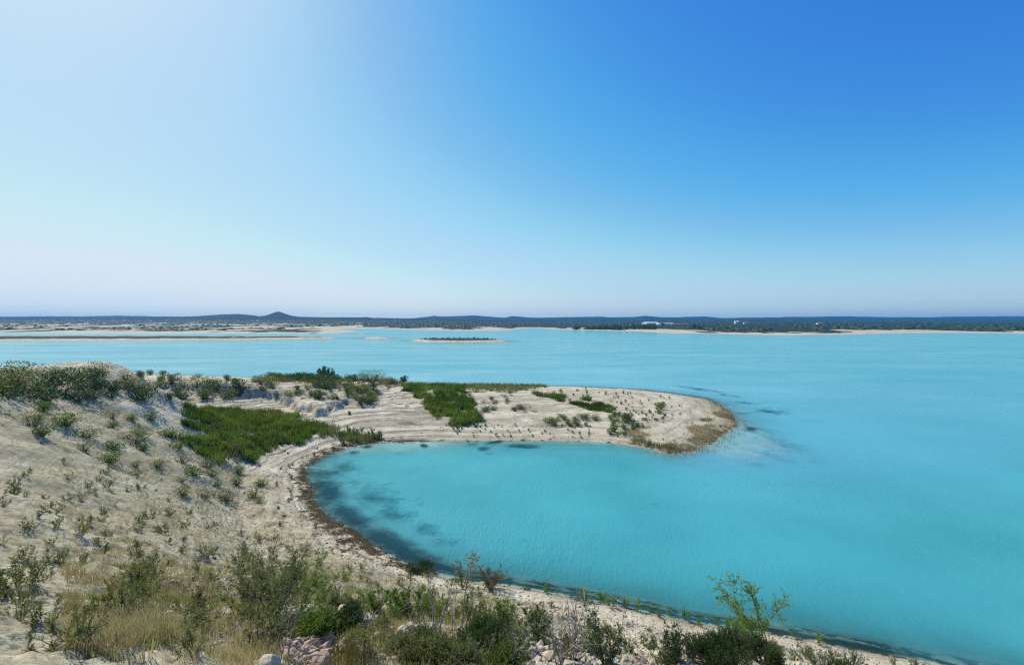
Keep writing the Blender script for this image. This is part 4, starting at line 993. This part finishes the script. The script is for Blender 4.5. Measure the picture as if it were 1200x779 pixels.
building('farmhouse', 'tiny white house among scrub above the left promontory', 'house', 392, 1500, 9, 8, 4, 1.6, M['white_wall'], M['terracotta'], 2)
building('farmhouse', 'pair-roofed white house on the far left plain', 'house', 451, 1900, 12, 8, 4, 1.6, M['white_wall'], M['terracotta'], 2)
building('farmhouse', 'white house on the far shore beyond the photo right side', 'house', 960, 1300, 14, 9, 5, 2, M['white_wall'], M['terracotta'], 3)
#VEG1#

# ------------------------------------------------------------------ air
def haze(density):
    V = [(-8800, -40, -11.5), (8800, -40, -11.5), (8800, 5850, -11.5), (-8800, 5850, -11.5)]
    V += [(x, y, 112) for x, y, z in V]
    V = [(x, (-8800 if y < 0 else y), z) for x, y, z in V]
    Fc = [(0, 3, 2, 1), (4, 5, 6, 7), (0, 1, 5, 4), (1, 2, 6, 5), (2, 3, 7, 6), (3, 0, 4, 7)]
    m, nt, nodes, L = new_mat('thin_air')
    p = N(nt, 'ShaderNodeVolumePrincipled'); p.inputs['Color'].default_value = (.10, .50, 1., 1); p.inputs['Density'].default_value = density; p.inputs['Anisotropy'].default_value = .1
    out = N(nt, 'ShaderNodeOutputMaterial'); L.new(p.outputs[0], out.inputs['Volume'])
    o = link('haze', mesh_np('haze', V, Fc, 4, [m])); tag(o, kind='stuff')
USE_HAZE = True
if USE_HAZE: haze(.000095)

# ------------------------------------------------------------------ light, sky, camera
SUN_EL, SUN_AZ = 43.0, -46.0          # azimuth clockwise from the view direction
el, az = math.radians(SUN_EL), math.radians(SUN_AZ)
sd = Vector((math.sin(az) * math.cos(el), math.cos(az) * math.cos(el), math.sin(el)))
sl = bpy.data.lights.new('sun', 'SUN'); sl.energy = 4.9; sl.angle = math.radians(.55); sl.color = (1., .94, .82)
so = bpy.data.objects.new('sun', sl); COL.objects.link(so); so.rotation_euler = (-sd).to_track_quat('-Z', 'Y').to_euler()
w = bpy.data.worlds.new('World'); scene.world = w; w.use_nodes = True
nt = w.node_tree; nt.nodes.clear()
# colour response of the photograph's clear azure sky
SKY_CURVES = {0: [(0, 0), (118, 62), (139, 88), (159, 128), (174, 152), (198, 180), (210, 188), (228, 203), (255, 222)],
              1: [(0, 0), (149, 138), (170, 170), (192, 193), (200, 203), (213, 214), (232, 222), (255, 236)],
              2: [(0, 0), (187, 219), (200, 226), (214, 233), (236, 238), (255, 246)]}
sky = N(nt, 'ShaderNodeTexSky'); sky.sky_type = 'NISHITA'; sky.sun_disc = False
sky.sun_elevation = el; sky.sun_rotation = az; sky.altitude = 100; sky.air_density = 1.0; sky.dust_density = .7; sky.ozone_density = 3.0
bg = N(nt, 'ShaderNodeBackground', Strength=.13)
hs = N(nt, 'ShaderNodeHueSaturation', Saturation=1.0, Value=1.0); nt.links.new(sky.outputs[0], hs.inputs['Color'])
sc1 = N(nt, 'ShaderNodeVectorMath', operation='SCALE'); sc1.inputs['Scale'].default_value = .13; nt.links.new(hs.outputs[0], sc1.inputs[0])
cur = N(nt, 'ShaderNodeRGBCurve'); nt.links.new(sc1.outputs[0], cur.inputs['Color'])
lin = lambda v: srgb(v, v, v)[0]
for ch, pts in SKY_CURVES.items():
    c = cur.mapping.curves[ch]
    while len(c.points) < len(pts): c.points.new(.5, .5)
    for p, (a, b) in zip(c.points, pts): p.location = (lin(a), lin(b)); p.handle_type = 'AUTO_CLAMPED'
cur.mapping.extend = 'HORIZONTAL'; cur.mapping.update()
sc2 = N(nt, 'ShaderNodeVectorMath', operation='SCALE'); sc2.inputs['Scale'].default_value = 1 / .13; nt.links.new(cur.outputs[0], sc2.inputs[0])
nt.links.new(sc2.outputs[0], bg.inputs[0])
wo = N(nt, 'ShaderNodeOutputWorld'); nt.links.new(bg.outputs[0], wo.inputs[0])

cd = bpy.data.cameras.new('camera'); cam = bpy.data.objects.new('camera', cd); COL.objects.link(cam)
cd.sensor_fit = 'HORIZONTAL'; cd.sensor_width = 36; cd.lens = 36 * F / 1200; cd.shift_y = (CY - 389.5) / 1200
cd.clip_start = .1; cd.clip_end = 20000
cam.location = (0, 0, EYE); cam.rotation_euler = (math.pi / 2 - PITCH, 0, 0)
scene.camera = cam
scene.view_settings.view_transform = 'Standard'; scene.view_settings.look = 'None'; scene.view_settings.exposure = 0; scene.view_settings.gamma = 1
scene.cycles.use_denoising = False; scene.cycles.pixel_filter_type = "BLACKMAN_HARRIS"; scene.cycles.filter_width = 1.2
scene.cycles.max_bounces = 6; scene.cycles.transparent_max_bounces = 12; scene.cycles.volume_bounces = 0
